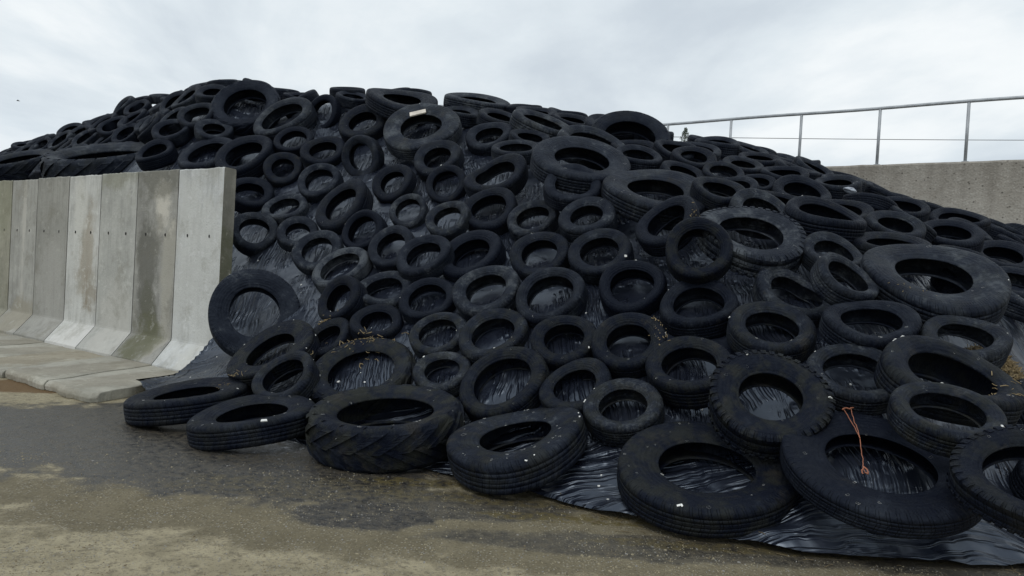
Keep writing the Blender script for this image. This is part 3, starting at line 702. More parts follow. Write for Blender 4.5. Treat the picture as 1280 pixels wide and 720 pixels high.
# ------------------------------------------------------------------ labels: landmarks first, the others by the landmark they lie next to
LAND = [   # px, py, full label, short phrase
 (305, 127, 'big lugged tractor tyre standing tilted at the top left of the heap', 'the big lugged tyre at top left'),
 (128, 188, 'long tractor tyre with heavy lugs lying just above the concrete panels', 'the long tractor tyre above the panels'),
 (22, 196, 'tractor tyre seen edge-on at the far left end of the heap', 'the edge-on tractor tyre at far left'),
 (350, 143, 'thin-walled bald tyre with a wide hole, right beside the big lugged tyre', 'the thin wide-holed tyre up top'),
 (525, 155, 'truck tyre with a pale paper label stuck on its sidewall', 'the tyre with the paper label'),
 (503, 120, 'wide truck tyre lying flat on the crest above the paper-labelled tyre', 'the flat truck tyre on the crest'),
 (597, 122, 'highest flat truck tyre on the crest, standing out against the sky', 'the flat tyre standing against the sky'),
 (729, 195, 'wide smooth truck tyre below the big tractor tyre on the right crest', 'the wide tyre below the crest tractor tyre'),
 (788, 167, 'big tractor tyre tipped up on the crest close to the railing', 'the tractor tyre near the railing'),
 (820, 232, 'wide truck tyre with a flat grey top in the upper right middle', 'the wide flat-topped truck tyre'),
 (832, 272, 'tipped tyre with chaff on its rim, wedged against the ragged-edged tyre', 'the tipped tyre with chaff'),
 (873, 308, 'dark car tyre facing the camera, propped against the ragged-edged tyre', 'the dark propped-up tyre'),
 (940, 285, 'large grey tyre with ragged tread blocks round its edge', 'the large ragged-edged tyre'),
 (1168, 337, 'largest smooth truck tyre on the right side with straw on its hole', 'the largest smooth tyre on the right'),
 (1063, 342, 'steeply leaning tyre wedged left of the largest smooth truck tyre', 'the steeply leaning wedged tyre'),
 (1091, 397, 'squashed dented car tyre below the leaning wedged tyre', 'the squashed dented tyre'),
 (964, 490, 'chunky off-road tyre with knobbly tread behind the front truck tyres', 'the knobbly off-road tyre'),
 (1101, 573, 'front truck tyre with orange twine hanging into its hole', 'the twine-hung truck tyre'),
 (883, 577, 'front truck tyre just left of the one with orange twine', 'the truck tyre left of the twine'),
 (1290, 590, 'lugged tractor tyre cut off by the right edge of the photo', 'the tractor tyre at the right edge'),
 (1193, 462, 'long oval truck tyre beside the heap of old straw', 'the oval tyre beside the straw'),
 (1186, 512, 'car tyre between the oval tyre and the twine-hung truck tyre', 'the tyre below the oval tyre'),
 (643, 537, 'truck tyre tilted up at the foot of the heap beside the tractor tyre', 'the tilted front truck tyre'),
 (482, 506, 'mossy tractor tyre with worn slanting lugs lying at the foot of the heap', 'the mossy front tractor tyre'),
 (450, 459, 'tractor tyre with straw along its top rim behind the mossy tractor tyre', 'the straw-topped tractor tyre'),
 (315, 511, 'truck tyre lying on the wet ground left of the mossy tractor tyre', 'the truck tyre on wet ground'),
 (233, 487, 'leftmost truck tyre, lying flat beside the concrete toe slab', 'the leftmost flat truck tyre'),
 (336, 434, 'large slanting tyre below the dark tyre beside the end panel', 'the large slanting tyre by the wall'),
 (352, 466, 'small tilted tyre tucked under the large slanting tyre near the wall', 'the tyre tucked under it'),
 (318, 388, 'big dark tyre standing upright beside the end concrete panel', 'the big dark tyre beside the wall'),
 (423, 331, 'pale grey dusty bald tyre on the left side of the slope', 'the pale dusty bald tyre'),
 (785, 422, 'car tyre with straw crumbs on its right rim in the lower middle', 'the crumb-rimmed tyre'),
 (778, 502, 'lowest car tyre of the middle, just behind the front truck tyres', 'the lowest middle car tyre'),
 (625, 472, 'bigger tilted car tyre just above the tilted front truck tyre', 'the bigger tilted lower tyre'),
 (618, 214, 'steeply tipped tyre above the bare patch of shining plastic', 'the tipped tyre above bare plastic'),
 (449, 196, 'dark tyre facing the camera below the paper-labelled tyre, on its left', 'the dark upright tyre up left'),
]
ORD = ['', 'second', 'third', 'fourth']
DIRS = ['right of', 'up right from', 'above', 'up left from', 'left of', 'down left from', 'below', 'down right from']
def sector(dx, dy): return int(((math.degrees(math.atan2(-dy * 1.25, dx)) + 22.5) % 360) // 45)
for T_ in TYRES: T_['label'] = None
LM = []
for px, py, lab, short in LAND:
    T_ = min((q for q in TYRES if not q['fill']), key=lambda q: math.hypot(q['px'] - px, q['py'] - py)); T_['label'] = lab; LM.append((T_, short, lab))
LMS = [(t_, s_) for t_, s_, _ in LM if s_ != 'the tyre tucked under it']
for px, py, short in [(1062, 240, 'the crumpled silvery scrap'), (1285, 462, 'the heap of old straw'), (908, 192, 'the foot of the leftmost railing post'), (995, 202, 'the foot of the second railing post'),
                      (1091, 208, 'the foot of the third railing post'), (1270, 265, 'the lowest seen corner of the rough wall'), (1180, 240, 'the middle of the rough wall'),
                      (280, 207, 'the top corner of the end panel'), (200, 213, 'the top of the dark-streaked panel'), (108, 221, 'the top of the brown-blotched panel'), (150, 218, 'the top of the plain buff panel')]:
    LMS.append((dict(px=px, py=py), short))
rank = {}
for li, (L_, short) in enumerate(LMS):
    bysec = {}
    for i, T_ in enumerate(TYRES):
        if T_ is L_: continue
        dx, dy = T_['px'] - L_['px'], T_['py'] - L_['py']; bysec.setdefault(sector(dx, dy), []).append((math.hypot(dx, dy * 1.25), i))
    for s_, lst in bysec.items():
        for k, (dd_, i) in enumerate(sorted(lst)[:4]): rank.setdefault(i, []).append((k * 45 + dd_, k, s_, li))
used = set()
for k_max in (0, 1, 2, 3):
    for i, T_ in enumerate(TYRES):
        if T_['label'] or (T_['a'] < 17 and T_['fill'] and T_['px'] < 300): continue
        for sc_, k, s_, li in sorted(rank.get(i, [])):
            if k > k_max or (k, s_, li) in used or sc_ > 340: continue
            L_, short = LMS[li]; kd = KIND[T_['kd']]
            nz = T_['n'][2]; tv = float(T_['n'] @ ((EYE - T_['c']) / np.linalg.norm(EYE - T_['c'])))
            adj = 'open-faced ' if tv > .72 else 'flat-lying ' if tv < .3 else ''
            used.add((k, s_, li)); T_['label'] = ('%s%s, %s %s %s' % (adj, kd, ORD[k] or 'the nearest', DIRS[s_], short)).strip(); break
for T_ in TYRES:
    o = T_['o']; grp = {'c': 'car tyres weighing down the sheet', 't': 'truck tyres weighing down the sheet', 'T': 'tractor tyres on the heap', 'M': 'tractor tyres on the heap'}[T_['kd']]
    if T_['label']: tag(o, T_['label'], 'tyre', grp)
    elif T_['px'] < 305: tag(o, 'small distant car tyre packed in the crowded rows above the concrete panels', 'tyre', 'crowded far tyres above the panels')
    elif T_['px'] < 700: tag(o, 'half-hidden car tyre along the top of the heap against the sky', 'tyre', 'half-hidden tyres on the crest')
    else: tag(o, 'half-hidden car tyre in the crowded rows below the rough wall and railing', 'tyre', 'crowded far tyres below the railing')
print('shared labels', sum(1 for T_ in TYRES if not T_['label']))

# ------------------------------------------------------------------ left wall: L-shaped concrete panels, toe on this side
DWL = DW
TD = on_level(125, 488, .12) - E0; TD[2] = 0; TD /= np.linalg.norm(TD)
PB = (.40, .385, .335)
G_ = dict(moss=(.085, .085, .045), dark=(.075, .075, .068), pale=(.60, .57, .50), brown=(.27, .215, .14), clean=(.58, .575, .53))
# s0, s1, toe length, base colour, stains in (along, height), label
PANELS = [
 (0, .985, 1.46, (.54, .55, .54), [(.5, 1.3, .7, 1.2, (.58, .58, .54), .5), (.1, .15, .5, .25, G_['clean'], .7), (.02, .9, .10, .8, (.30, .29, .235), .5)], 'pale grey concrete wall panel at the open end, cleanest of the row'),
 (.985, 1.98, 1.47, (.31, .305, .28), [(.74, 1.25, .24, .75, (.13, .128, .11), .8), (.66, .6, .2, .5, (.12, .12, .09), .7), (.25, 1.1, .16, .9, (.42, .40, .34), .6), (.42, 2.05, .22, .30, G_['pale'], .85), (.62, .35, .3, .3, (.13, .13, .075), .75), (.45, 2.45, .6, .25, (.15, .147, .12), .7)], 'concrete panel with a dark damp streak, mossy foot and a pale scraped patch near its top'),
 (1.98, 2.98, 1.50, (.42, .42, .39), [(.5, .5, .5, .5, (.50, .49, .45), .7), (.5, 2.5, .6, .15, (.2, .2, .13), .5)], 'plain buff concrete panel between the brown-blotched panel and the dark-streaked panel'),
 (2.98, 3.96, 1.52, (.52, .52, .49), [(.45, 1.35, .26, .7, G_['brown'], .55), (.3, .85, .22, .25, (.22, .18, .12), .6), (.7, 2.1, .2, .5, G_['clean'], .8), (.4, .12, .6, .25, (.66, .65, .62), .8)], 'whitish concrete panel with brown blotches and a bright pale foot'),
 (3.96, 5.03, 1.52, (.32, .315, .285), [(.5, .8, .5, .7, (.40, .39, .36), .5)], 'dull grey panel just left of the brown-blotched concrete panel'),
 (5.03, 5.99, 1.55, (.36, .355, .325), [(.55, 1.9, .07, 1.2, (.52, .5, .45), .6), (.4, .3, .5, .3, (.30, .27, .2), .6)], 'dull concrete panel with a thin pale drip line down its face'),
 (5.99, 6.99, 1.55, (.31, .30, .24), [(.4, 2.2, .5, .6, (.24, .24, .17), .6)], 'greenish concrete panel cut by the left edge of the photo'),
 (6.99, 7.99, 1.55, (.33, .32, .27), [], None), (7.99, 8.99, 1.55, (.35, .34, .29), [], None), (8.99, 9.99, 1.55, (.32, .31, .27), [], None),
]
rp = random.Random(9)
ZT = 2.535; TH = .21; FO = .29
def world_of(base, s, t, z): q = base + DWL * s + TD * t; return (q[0], q[1], z)
def swept(secs):
    """secs: list of (s, [(t, z), ...]); closed prism through the sections"""
    n = len(secs[0][1]); V = []; Fc = []
    for s, sec in secs:
        for t_, z_ in sec: V.append((s, t_, z_))
    for k in range(len(secs) - 1):
        for i in range(n):
            j = (i + 1) % n; Fc.append((k * n + i, k * n + j, (k + 1) * n + j, (k + 1) * n + i))
    Fc.append(tuple(range(n - 1, -1, -1))); Fc.append(tuple((len(secs) - 1) * n + i for i in range(n)))
    return V, Fc
def frame_obj(name, V, Fc, mat, root, ws, bev=0.):
    bm = bmesh.new(); vs = [bm.verts.new(v) for v in V]
    for q in Fc: bm.faces.new([vs[i] for i in q])
    bmesh.ops.recalc_face_normals(bm, faces=bm.faces)
    o = bm_obj(name, bm, mat, root)
    if bev: m = o.modifiers.new('bevel', 'BEVEL'); m.width = bev; m.segments = 2; m.limit_method = 'ANGLE'
    return o
for k, (s0, s1, toe, base, stains, lab) in enumerate(PANELS):
    q = E0 + DWL * s0; ax, tx = DWL, TD
    root = D.objects.new('concrete_wall_panel', None); COL.objects.link(root); root.empty_display_size = .2
    Mx = Matrix.Identity(4)
    # a panel stands square to its wall: x along it, y = outwards, z up. The toe leaves at the wall's own skew
    for i in range(3): Mx[i][0] = ax[i]; Mx[i][1] = -PIN[i] if False else (tx - ax * (tx @ ax))[i] / np.linalg.norm(tx - ax * (tx @ ax)); Mx[i][3] = q[i]
    root.matrix_world = Mx
    tag(root, lab or 'grey concrete panel further along the left wall past the edge of the photo', 'wall panel', 'concrete panels of the left wall')
    sk = (TD @ DWL); cs = math.sqrt(1 - sk * sk)
    W = s1 - s0; dz = rp.uniform(-.012, .012); lean = rp.uniform(-.006, .006); m = concrete('panel_concrete', base, stains, seed=k * 1.37)
    def V2(V): return [(x + y * sk, y * cs, z) for x, y, z in V]
    zt = ZT + dz
    nS = 25; secs = []
    for i in range(nS):
        s = .009 + (W - .018) * i / (nS - 1); e = .010 * mnoise.noise((s * 4 + k * 5, 0, 0)) + .009 * mnoise.noise((s * 17 + k * 5, 1, 0))
        sec = [(-FO - TH, .0), (-FO - TH, zt + e - .012), (-FO - TH + .015, zt + e), (-FO - .012 + lean, zt + e), (-FO + lean, zt + e - .012)]
        for z_ in np.linspace(2.3, .62, 7): sec.append((-FO + lean * .5 + .003 * mnoise.noise((s * 3, z_ * 2, k)), z_))
        sec += [(-FO, .43), (-FO + .006, .405), (-.01, .155), (.015, .135), (.015, 0)]
        secs.append((s, sec))
    V, Fc = swept(secs); frame_obj('upright', V2(V), Fc, m, root, None)
    if k == 0:
        o_ = D.objects[root.children[-1].name]; o_.data.materials.append(concrete('end_face_concrete', (.34, .32, .26), [(.0, .9, .5, .8, (.14, .14, .075), .7)], tint=.3, seed=4.4))
        ne = len(o_.data.polygons); o_.data.polygons[ne - 2].material_index = 1
    # toe slab: worn top, broken front edge
    tz = .128 + rp.uniform(-.012, .010) - (.02 if k > 1 else 0); secs = []
    nS = 22; nt = 16; rows = []
    for i in range(nS):
        s = .004 + (W - .008) * i / (nS - 1)
        fe = toe + .06 * mnoise.noise((s * 3 + k * 7, 2, 0)) + .035 * mnoise.noise((s * 13 + k * 7, 4, 0)) - (.10 * max(0, 1 - s / .12) ** 2 if k == 0 else 0)
        sec = [(.016, 0.)]
        for j in range(nt):
            f_ = j / (nt - 1); t_ = .016 + (fe - .045 - .016) * f_
            sec.append((t_, tz - .022 * f_ + .010 * mnoise.noise((s * 2.2 + k * 3, t_ * 2.2, 1)) + .004 * mnoise.noise((s * 9 + k * 3, t_ * 9, 3))))
        sec += [(fe - .012, tz - .045 + .022 * mnoise.noise((s * 11, k, 9))), (fe + .008 * mnoise.noise((s * 14, k, 5)), tz - .07), (fe - .01, .0)]
        secs.append((s, sec))
    V, Fc = swept(secs)
    mt = concrete('toe_concrete', tuple(b * f for b, f in zip((.35, .335, .28), (1, 1, 1))), [(.45, 0, .5, 3, (.50, .48, .42), .35), (.2, 0, .3, 2, (.2, .17, .12), .4)] if k != 2 else [(.4, 0, .5, 3, (.30, .25, .17), .5)], tint=.3, seed=k * 2.9 + 8)
    t_o = frame_obj('toe_slab', V2(V), Fc, mt, root, None, .008)
    for hx in (W * .26, W * .74):      # lifting holes: dark plugs just proud of the face, hole shade painted in
        V, Fc = tube([(hx, -FO + .006, 1.72), (hx, -FO - .03, 1.72)], .012, 10)
        V = [Vector((v.x, v.y, 1.72 + (v.z - 1.72) * 1.7)) for v in V]
        frame_obj('lifting_hole', V2(V), Fc, M_HOLE, root, None)

# ------------------------------------------------------------------ right wall of exposed aggregate, railing on it
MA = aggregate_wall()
nS = 90; secs = []
for i in range(nS):
    s = -9 + 25 * i / (nS - 1); e = .012 * mnoise.noise((s * 2.5, 0, 3)) + .006 * mnoise.noise((s * 11, 0, 3))
    secs.append((s, [(0, 0), (0, 1.5), (.004 * mnoise.noise((s, 2, 2)), RW_TOP - .03 + e), (.03, RW_TOP + e), (.31, RW_TOP + e), (.34, RW_TOP - .03 + e), (.34, 0)]))
V, Fc = swept(secs)
V = [tuple(RB + DW * s + PIN * t_ + np.array([0, 0, z])) for s, t_, z in V]
bm = bmesh.new(); vs = [bm.verts.new(v) for v in V]
for q in Fc: bm.faces.new([vs[i] for i in q])
bmesh.ops.recalc_face_normals(bm, faces=bm.faces)
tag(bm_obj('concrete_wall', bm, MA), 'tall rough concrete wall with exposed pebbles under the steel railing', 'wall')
RAILB = RB + PIN * .10
rail = empty('railing', tuple(RAILB + np.array([0, 0, RW_TOP]))); tag(rail, 'galvanised steel railing with thin posts on top of the rough concrete wall', 'railing')
ss = [wall_s(px, RAILB, DW) for px in (1203, 1091, 995, 908)]
print('rail s', ss)
step = (ss[3] - ss[0]) / 3
q0 = RAILB + DW * ss[0]; r_ = ray(1203, 127.5); n_ = np.array([-DW[1], DW[0], 0]); tt = ((RAILB - EYE) @ n_) / (r_ @ n_); RH = (EYE + r_ * tt)[2]
print('rail height', RH - RW_TOP)
loc = np.array(rail.location)
for k in range(-3, 7):
    q = RAILB + DW * (ss[0] + step * k) - loc
    V, Fc = tube([(q[0], q[1], -.02), (q[0], q[1], RH - RW_TOP - .02)], .024, 10)
    V2_, F2_ = tube([(q[0], q[1], 0.), (q[0], q[1], .012)], .055, 10)
    mesh_obj('post', *merge([(V, Fc), (V2_, F2_)]), M_STEEL, rail)
a_, b_ = RAILB + DW * (ss[0] - step * 3.3) - loc, RAILB + DW * (ss[0] + step * 6.3) - loc
pts = [(a_[0] + (b_[0] - a_[0]) * f_, a_[1] + (b_[1] - a_[1]) * f_, RH - RW_TOP + .006 * math.sin(f_ * 23)) for f_ in np.linspace(0, 1, 30)]
mesh_obj('top_rail', *tube(pts, .027, 10), M_STEEL, rail)
# cable in the distance behind the railing
p0 = ray(700, 169) * 34 + EYE; p1 = ray(1700, 174) * 34 + EYE
pts = [tuple(p0 + (p1 - p0) * f_ + np.array([0, 0, -.12 * math.sin(PI * f_)])) for f_ in np.linspace(0, 1, 24)]
tag(mesh_obj('overhead_cable', *tube(pts, .014, 6), M_CABLE), 'thin level cable across the sky behind the railing posts', 'cable')

# ------------------------------------------------------------------ conifer far behind, its tip just clearing the heap
q = ray(857, 160) * 60 + EYE; hgt = q[2]
ct = empty('conifer_tree', (q[0], q[1], 0)); tag(ct, 'narrow dark green tree tip peeping over the heap beside the railing', 'tree')
mesh_obj('trunk', *tube([(0, 0, 0), (0, 0, hgt * .5), (0, 0, hgt * .97)], [.14, .09, .02], 8), M_BARK, ct)
V = []; Fc = []; rt = random.Random(4)
for i in range(5000):
    u = rt.random() ** .8; z = 1.5 + (hgt - 1.5) * u; rad = .10 + .30 * min(1, (1 - u) * 14) + .25 * (1 - u); rad *= .75 + .35 * rt.random()
    a = rt.uniform(0, 2 * PI); rr = rad * math.sqrt(rt.random()); p = Vector((rr * math.cos(a), rr * math.sin(a), z)); s = rt.uniform(.05, .11)
    d1 = Vector((rt.gauss(0, 1), rt.gauss(0, 1), rt.gauss(.8, 1))).normalized() * s; d2 = d1.orthogonal().normalized() * s * .5
    o = len(V); V += [p - d2, p + d2, p + d1]; Fc.append((o, o + 1, o + 2))
mesh_obj('crown', V, Fc, M_LEAF, ct, smooth=False)
# bird, far off in the sky
q = ray(22.5, 126) * 70 + EYE
bv, bf = tube([(-.13, 0, 0), (-.07, 0, .01), (0, 0, .015), (.08, 0, .005), (.16, 0, 0)], [.005, .035, .045, .03, .012], 8)
bird = mesh_obj('bird', bv, bf, M_BIRD); bird.location = q; bird.rotation_euler = (0, 0, .6)
tag(bird, 'tiny dark bird flying in the cloudy sky above the left end', 'bird')
for s in (1, -1):
    mesh_obj('wing', [(-.05, 0, .02), (.05, 0, .02), (.02, s * .13, .07), (-.05, s * .12, .07), (-.05, s * .25, .03), (-.09, s * .24, .03),
                      (-.05, 0, .012), (.05, 0, .012), (.02, s * .13, .062), (-.05, s * .12, .062), (-.05, s * .25, .026), (-.09, s * .24, .026)],
             [(0, 1, 2, 3), (3, 2, 4, 5), (6, 9, 8, 7), (9, 11, 10, 8), (1, 7, 8, 2), (2, 8, 10, 4), (4, 10, 11, 5), (5, 11, 9, 3), (3, 9, 6, 0)], M_BIRD, bird)

# ------------------------------------------------------------------ small things that lie on the tyres
def find(px, py):
    return min((T_ for T_ in TYRES if not T_['fill']), key=lambda T_: math.hypot(T_['px'] - px, T_['py'] - py))
def on_face(T_, px, py, off=.0):
    r = ray(px, py); c = T_['c'] + T_['n'] * (T_['W'] * .5 + off); tt = ((c - EYE) @ T_['n']) / (r @ T_['n']); return EYE + r * tt
T_ = find(1101, 573)
def strand(pp, r=.006, seed=0, mat=M_TWINE):
    P = [Vector(p) for p in pp]; out = []
    for i in range(len(P) - 1):
        for j in range(5):
            f_ = j / 5; out.append(P[i].lerp(P[i + 1], f_) + Vector((mnoise.noise((i * 1.7 + f_, seed, 0)), mnoise.noise((i * 1.7 + f_, seed, 5)), mnoise.noise((i * 1.7 + f_, seed, 9)))) * .008)
    out.append(P[-1]); return tube(out, r, 6)
A1 = [on_face(T_, *p, .012) for p in [(1055, 512), (1061, 522), (1067, 533), (1072, 541), (1075, 548)]]
A2 = [on_face(T_, *p, .02) for p in [(1064, 511), (1066, 521), (1070, 531), (1073, 540), (1075, 548)]]
A3 = [on_face(T_, *p, o_) for p, o_ in [((1075, 548), .012), ((1076, 558), 0.), ((1078, 572), -.01), ((1079, 582), -.02), ((1082, 592), -.03)]]
A4 = [on_face(T_, *p, .016) for p in [(1053, 512), (1058, 510), (1063, 511), (1067, 509)]]
A5 = [on_face(T_, *p, -.02) for p in [(1079, 583), (1077, 588), (1079, 592)]]; A6 = [on_face(T_, *p, -.02) for p in [(1079, 583), (1084, 587), (1085, 592), (1082, 591)]]
tw = mesh_obj('twine', *merge([strand(A1, .0028, 1), strand(A2, .0028, 2), strand(A3, .0026, 3), strand(A4, .005, 4), strand(A5, .004, 5), strand(A6, .0045, 6)]), M_TWINE)
tag(tw, 'frayed orange twine hanging over a truck tyre into its hole', 'twine')
# paper label stuck to the sidewall of the truck tyre at the top
T_ = find(525, 155)
q = [on_face(T_, *p, -.004) for p in [(512, 141), (532, 136.5), (532.5, 140.5), (512.5, 145.5)]]; n = T_['n']
inv = T_['o'].matrix_world.inverted()
V = [inv @ Vector(p + n * .006) for p in q] + [inv @ Vector(p - n * .012) for p in q]
mesh_obj('paper_label', V, [(0, 1, 2, 3), (7, 6, 5, 4), (0, 4, 5, 1), (1, 5, 6, 2), (2, 6, 7, 3), (3, 7, 4, 0)], M_PAPER, T_['o'], smooth=False)

bpy.context.view_layer.update(); dg = bpy.context.evaluated_depsgraph_get()
def hit_px(px, py):
    d = ray(px, py); ok, p, n, *_ = SC.ray_cast(dg, Vector(EYE), Vector(d).normalized()); return (p, n) if ok else None
def hit_down(x, y):
    ok, p, n, _, o, _ = SC.ray_cast(dg, Vector((x, y, 9)), Vector((0, 0, -1))); return (p, n, o) if ok else None
# crumpled scrap of foil
h = hit_px(1062, 241)
if h:
    bm = bmesh.new(); bmesh.ops.create_icosphere(bm, subdivisions=3, radius=.06)
    for v in bm.verts: v.co *= 1 + .55 * mnoise.noise(v.co * 22); v.co.z *= .55
    o = bm_obj('crumpled_scrap', bm, M_SCRAP); o.location = h[0] + Vector((0, 0, .03)); o.scale = (1.35, 1, 1)
    tag(o, 'crumpled silvery scrap lying on tyres near the right skyline', 'scrap')
# straw
def straw(cen, n, spread, up, L=(.03, .12), seed=0, thick=.0025, name='straw_litter', label=None, mat=M_STRAW, w2=None):
    rr = random.Random(seed); parts = []
    for i in range(n):
        x = cen[0] + rr.gauss(0, spread[0]); y = cen[1] + rr.gauss(0, spread[1]); hh = hit_down(x, y)
        if not hh or hh[2].name == 'ground' and w2 is None: continue
        p, nn = hh[0], hh[1]
        if w2 is not None and abs(p.z - cen[2]) > w2: continue
        d = Vector((rr.gauss(0, 1), rr.gauss(0, 1), rr.gauss(0, .35))); d = d - nn * d.dot(nn) * .7
        if d.length < .01: continue
        d = d.normalized() * rr.uniform(*L); p = p + nn * (rr.random() ** 2 * up + .004)
        mid = p + d * .5 + Vector((rr.gauss(0, .1), rr.gauss(0, .1), rr.gauss(0, .1))) * d.length
        parts.append(tube([p, mid, p + d], rr.uniform(.7, 1.4) * thick, 4))
    o = mesh_obj(name, *merge(parts), mat, smooth=False); tag(o, label, 'straw', kind='stuff'); return o
def straw_heap(cen, rad, hgt, n, seed, label):
    rr = random.Random(seed); parts = []
    for i in range(n):
        a = rr.uniform(0, 2 * PI); u = math.sqrt(rr.random()); x = cen[0] + math.cos(a) * u * rad * 1.1; y = cen[1] + math.sin(a) * u * rad * 1.5
        z = float(H(x, y)) + .03 + hgt * (1 - u * u) * (.75 + .3 * mnoise.noise((x * 5, y * 5, 0))) + rr.uniform(-.02, .03)
        d = Vector((rr.gauss(0, 1), rr.gauss(0, 1), rr.gauss(0, .45))).normalized() * rr.uniform(.03, .11); p = Vector((x, y, z))
        parts.append(tube([p - d * .5, p + Vector((rr.gauss(0, .1), rr.gauss(0, .1), rr.gauss(0, .1))) * d.length, p + d * .5], .0032, 4))
    bm = bmesh.new(); bmesh.ops.create_icosphere(bm, subdivisions=4, radius=1)
    for v in bm.verts:
        x, y = cen[0] + v.co.x * rad * 1.02, cen[1] + v.co.y * rad * 1.4
        v.co = Vector((x, y, float(H(x, y)) - .02 + (hgt * .8 * max(0, v.co.z) ** 1.2) * (.85 + .3 * mnoise.noise((x * 7, y * 7, 0)))))
    V0 = [v.co.copy() for v in bm.verts]; F0 = [tuple(v.index for v in f.verts) for f in bm.faces]; bm.free()
    o = mesh_obj('straw_heap', *merge(parts + [(V0, F0)]), M_STRAW, smooth=False); o.data.materials.append(M_STRAW2)
    nF = len(o.data.polygons); o.data.polygons.foreach_set('material_index', [1 if (i >= nF - len(F0) or (i // 14) % 3 == 0) else 0 for i in range(nF)])
    tag(o, label, 'straw', kind='stuff')
T_ = find(450, 459); q = on_face(T_, 446, 424)
straw(q, 260, (.15, .05), .035, seed=1, label='pale straw caught on the top rim of a tractor tyre', L=(.02, .08), thick=.003)
q = ray(1283, 452) * 5.6 + EYE; hz = float(H(q[0], q[1]))
straw_heap((q[0], q[1], hz), .32, .34, 2600, 2, 'heap of old straw beside the long oval tyre at the right edge')
straw(on_face(find(1193, 462), 1235, 478), 110, (.09, .06), .01, seed=3, label='straw wisps on the right rim of the long oval tyre', L=(.02, .06))
straw(on_face(find(785, 422), 822, 408), 70, (.035, .08), .012, seed=4, label='straw crumbs stuck to the right rim of a car tyre', L=(.008, .03), thick=.003)
straw(on_face(find(1168, 337), 1150, 358), 80, (.12, .045), .008, seed=5, label='straw crumbs along the hole of the biggest right truck tyre', L=(.008, .025))
straw(on_face(find(832, 272), 868, 265), 90, (.05, .05), .01, seed=6, label='chaff on the rim of a tipped tyre in the middle', L=(.008, .025), thick=.003)
straw(on_face(find(233, 487), 290, 477), 70, (.08, .03), .008, seed=8, label='straw on the rim of the flat truck tyre by the toe slab', L=(.02, .06))
straw(on_face(find(407, 418), 405, 398), 50, (.05, .03), .008, seed=9, label='straw tuft between tyres near the wall end', L=(.02, .06), thick=.003)
# loose straw along the edge of the sheet
rr = random.Random(12); parts = []
for i in range(260):
    k = rr.randrange(60, 380); x, y = fr[k] + np.array([rr.gauss(0, .05), -abs(rr.gauss(0, .09))]); hh = hit_down(x, y)
    if not hh or hh[2].name not in ('ground', 'plastic_sheet'): continue
    a = rr.uniform(0, PI); d = Vector((math.cos(a), math.sin(a), rr.uniform(0, .12))) * rr.uniform(.02, .09); p = hh[0] + Vector((0, 0, .004))
    parts.append(tube([p, p + d * .5 + Vector((0, 0, .004)), p + d], .002, 4))
tag(mesh_obj('straw_litter', *merge(parts), M_STRAW2, smooth=False), 'damp straw scattered on the ground along the edge of the sheet', 'straw', kind='stuff')
# white flecks that have blown over everything
rr = random.Random(21); V = []; Fc = []
for i in range(1500):
    if i < 520: q = on_level(rr.uniform(150, 1290), rr.uniform(470, 690), .2)
    else: q = ray(rr.uniform(250, 1290), rr.uniform(150, 560)) * rr.uniform(5, 12) + EYE
    hh = hit_down(q[0], q[1])
    if not hh or hh[2].name.startswith(('ground', 'conifer', 'overhead')): continue
    if hh[0].z > 1.2 and rr.random() > .3: continue
    if hh[2].name == 'plastic_sheet' and rr.random() > .25: continue
    p, nn = hh[0], hh[1]; s = rr.uniform(.003, .007) * (1.9 if rr.random() < .12 else 1); t1 = nn.orthogonal().normalized(); t1 = Matrix.Rotation(rr.uniform(0, 6.28), 3, nn) @ t1; t2 = nn.cross(t1)
    el = rr.uniform(1, 2.2); o = len(V)
    for dz_ in (-.001, s * .6):
        for a_, b_ in ((-el, -1), (el, -1), (el * .8, 1), (-el * .8, 1)): V.append(p + t1 * a_ * s + t2 * b_ * s + nn * dz_)
    Fc += [(o + 4, o + 5, o + 6, o + 7)] + [(o + i_, o + (i_ + 1) % 4, o + 4 + (i_ + 1) % 4, o + 4 + i_) for i_ in range(4)]
tag(mesh_obj('foam_flecks', V, Fc, M_FOAM, smooth=False), 'tiny white flecks blown over the tyres and sheet', 'flecks', kind='stuff')
rr = random.Random(33); VV = [[], [], []]; FF = [[], [], []]
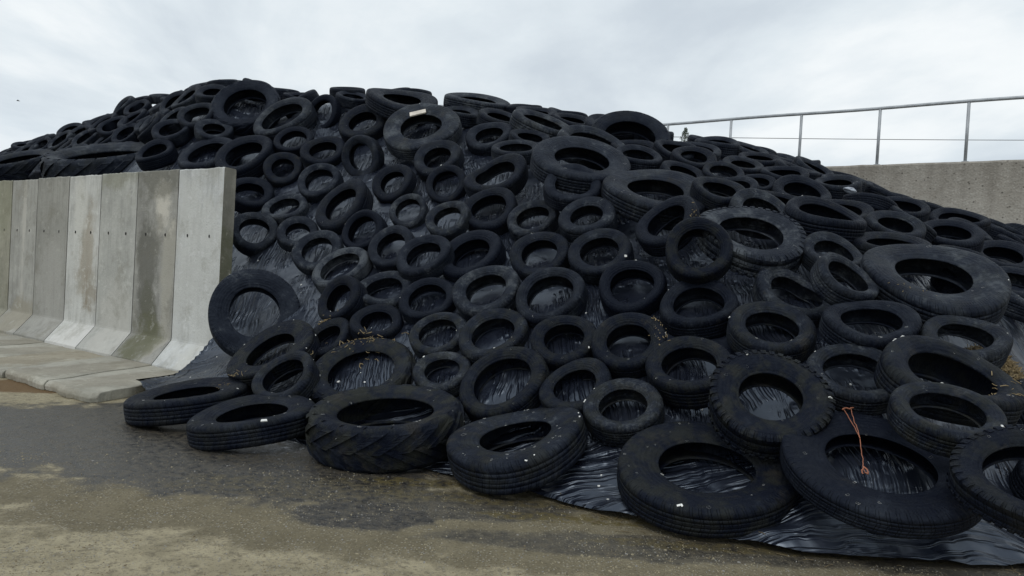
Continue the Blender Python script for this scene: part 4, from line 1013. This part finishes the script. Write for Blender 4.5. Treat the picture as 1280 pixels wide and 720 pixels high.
for i in range(17000):
    px, py = rr.uniform(-20, 1300), 500 + 235 * rr.random() ** .8; q = on_level(px, py, 0)
    dn = mnoise.noise((q[0] * 1.1, q[1] * 1.1, 3)) + .6 * mnoise.noise((q[0] * 3.3, q[1] * 3.3, 8))
    if dn < rr.uniform(-.45, .45): continue
    if q[1] > 5.6 + .35 * q[0] * 0 and px < 520 and rr.random() < .75: continue
    i_ = min(range(0, NU, 3), key=lambda i2: (fr[i2][0] - q[0]) ** 2 + (fr[i2][1] - q[1]) ** 2)
    if q[1] > fr[i_][1] - .02 and q[0] > -3.2: continue
    if ((np.array([q[0], q[1]]) - E0[:2]) @ INV.T)[1] < 1.62 and q[0] < -2.5: continue
    k = rr.choice((0, 0, 1, 2)); s = rr.uniform(.0018, .0046) * (1.6 if rr.random() < .08 else 1); a = rr.uniform(0, 2 * PI); o = len(VV[k]); hh_ = s * rr.uniform(.4, .9); el = rr.uniform(1, 1.9)
    for z_, f_ in ((-.002, 1.), (hh_, .62)):
        for j in range(5):
            b_ = a + j * 2 * PI / 5 + rr.uniform(-.3, .3); x_ = math.cos(b_) * s * el * f_; y_ = math.sin(b_) * s * f_
            VV[k].append((q[0] + x_ * math.cos(a) - y_ * math.sin(a), q[1] + x_ * math.sin(a) + y_ * math.cos(a), z_))
    FF[k].append(tuple(o + 5 + j for j in range(5)))
    for j in range(5): FF[k].append((o + j, o + (j + 1) % 5, o + 5 + (j + 1) % 5, o + 5 + j))
VA, FA = merge(list(zip(VV, FF))); g_ = mesh_obj('gravel', VA, FA, simple('pale_chip', (.33, .285, .19), .85), smooth=False)
g_.data.materials.append(simple('brown_chip', (.17, .135, .08), .85)); g_.data.materials.append(simple('grey_chip', (.26, .25, .23), .8))
n0, n1_ = len(FF[0]), len(FF[0]) + len(FF[1]); g_.data.polygons.foreach_set('material_index', [0 if i < n0 else 1 if i < n1_ else 2 for i in range(len(FA))])
tag(g_, 'loose pale grit and chaff scattered over the yard in front of the heap', 'gravel', kind='stuff')
# a strip of pale sheet showing over the far end of the wall
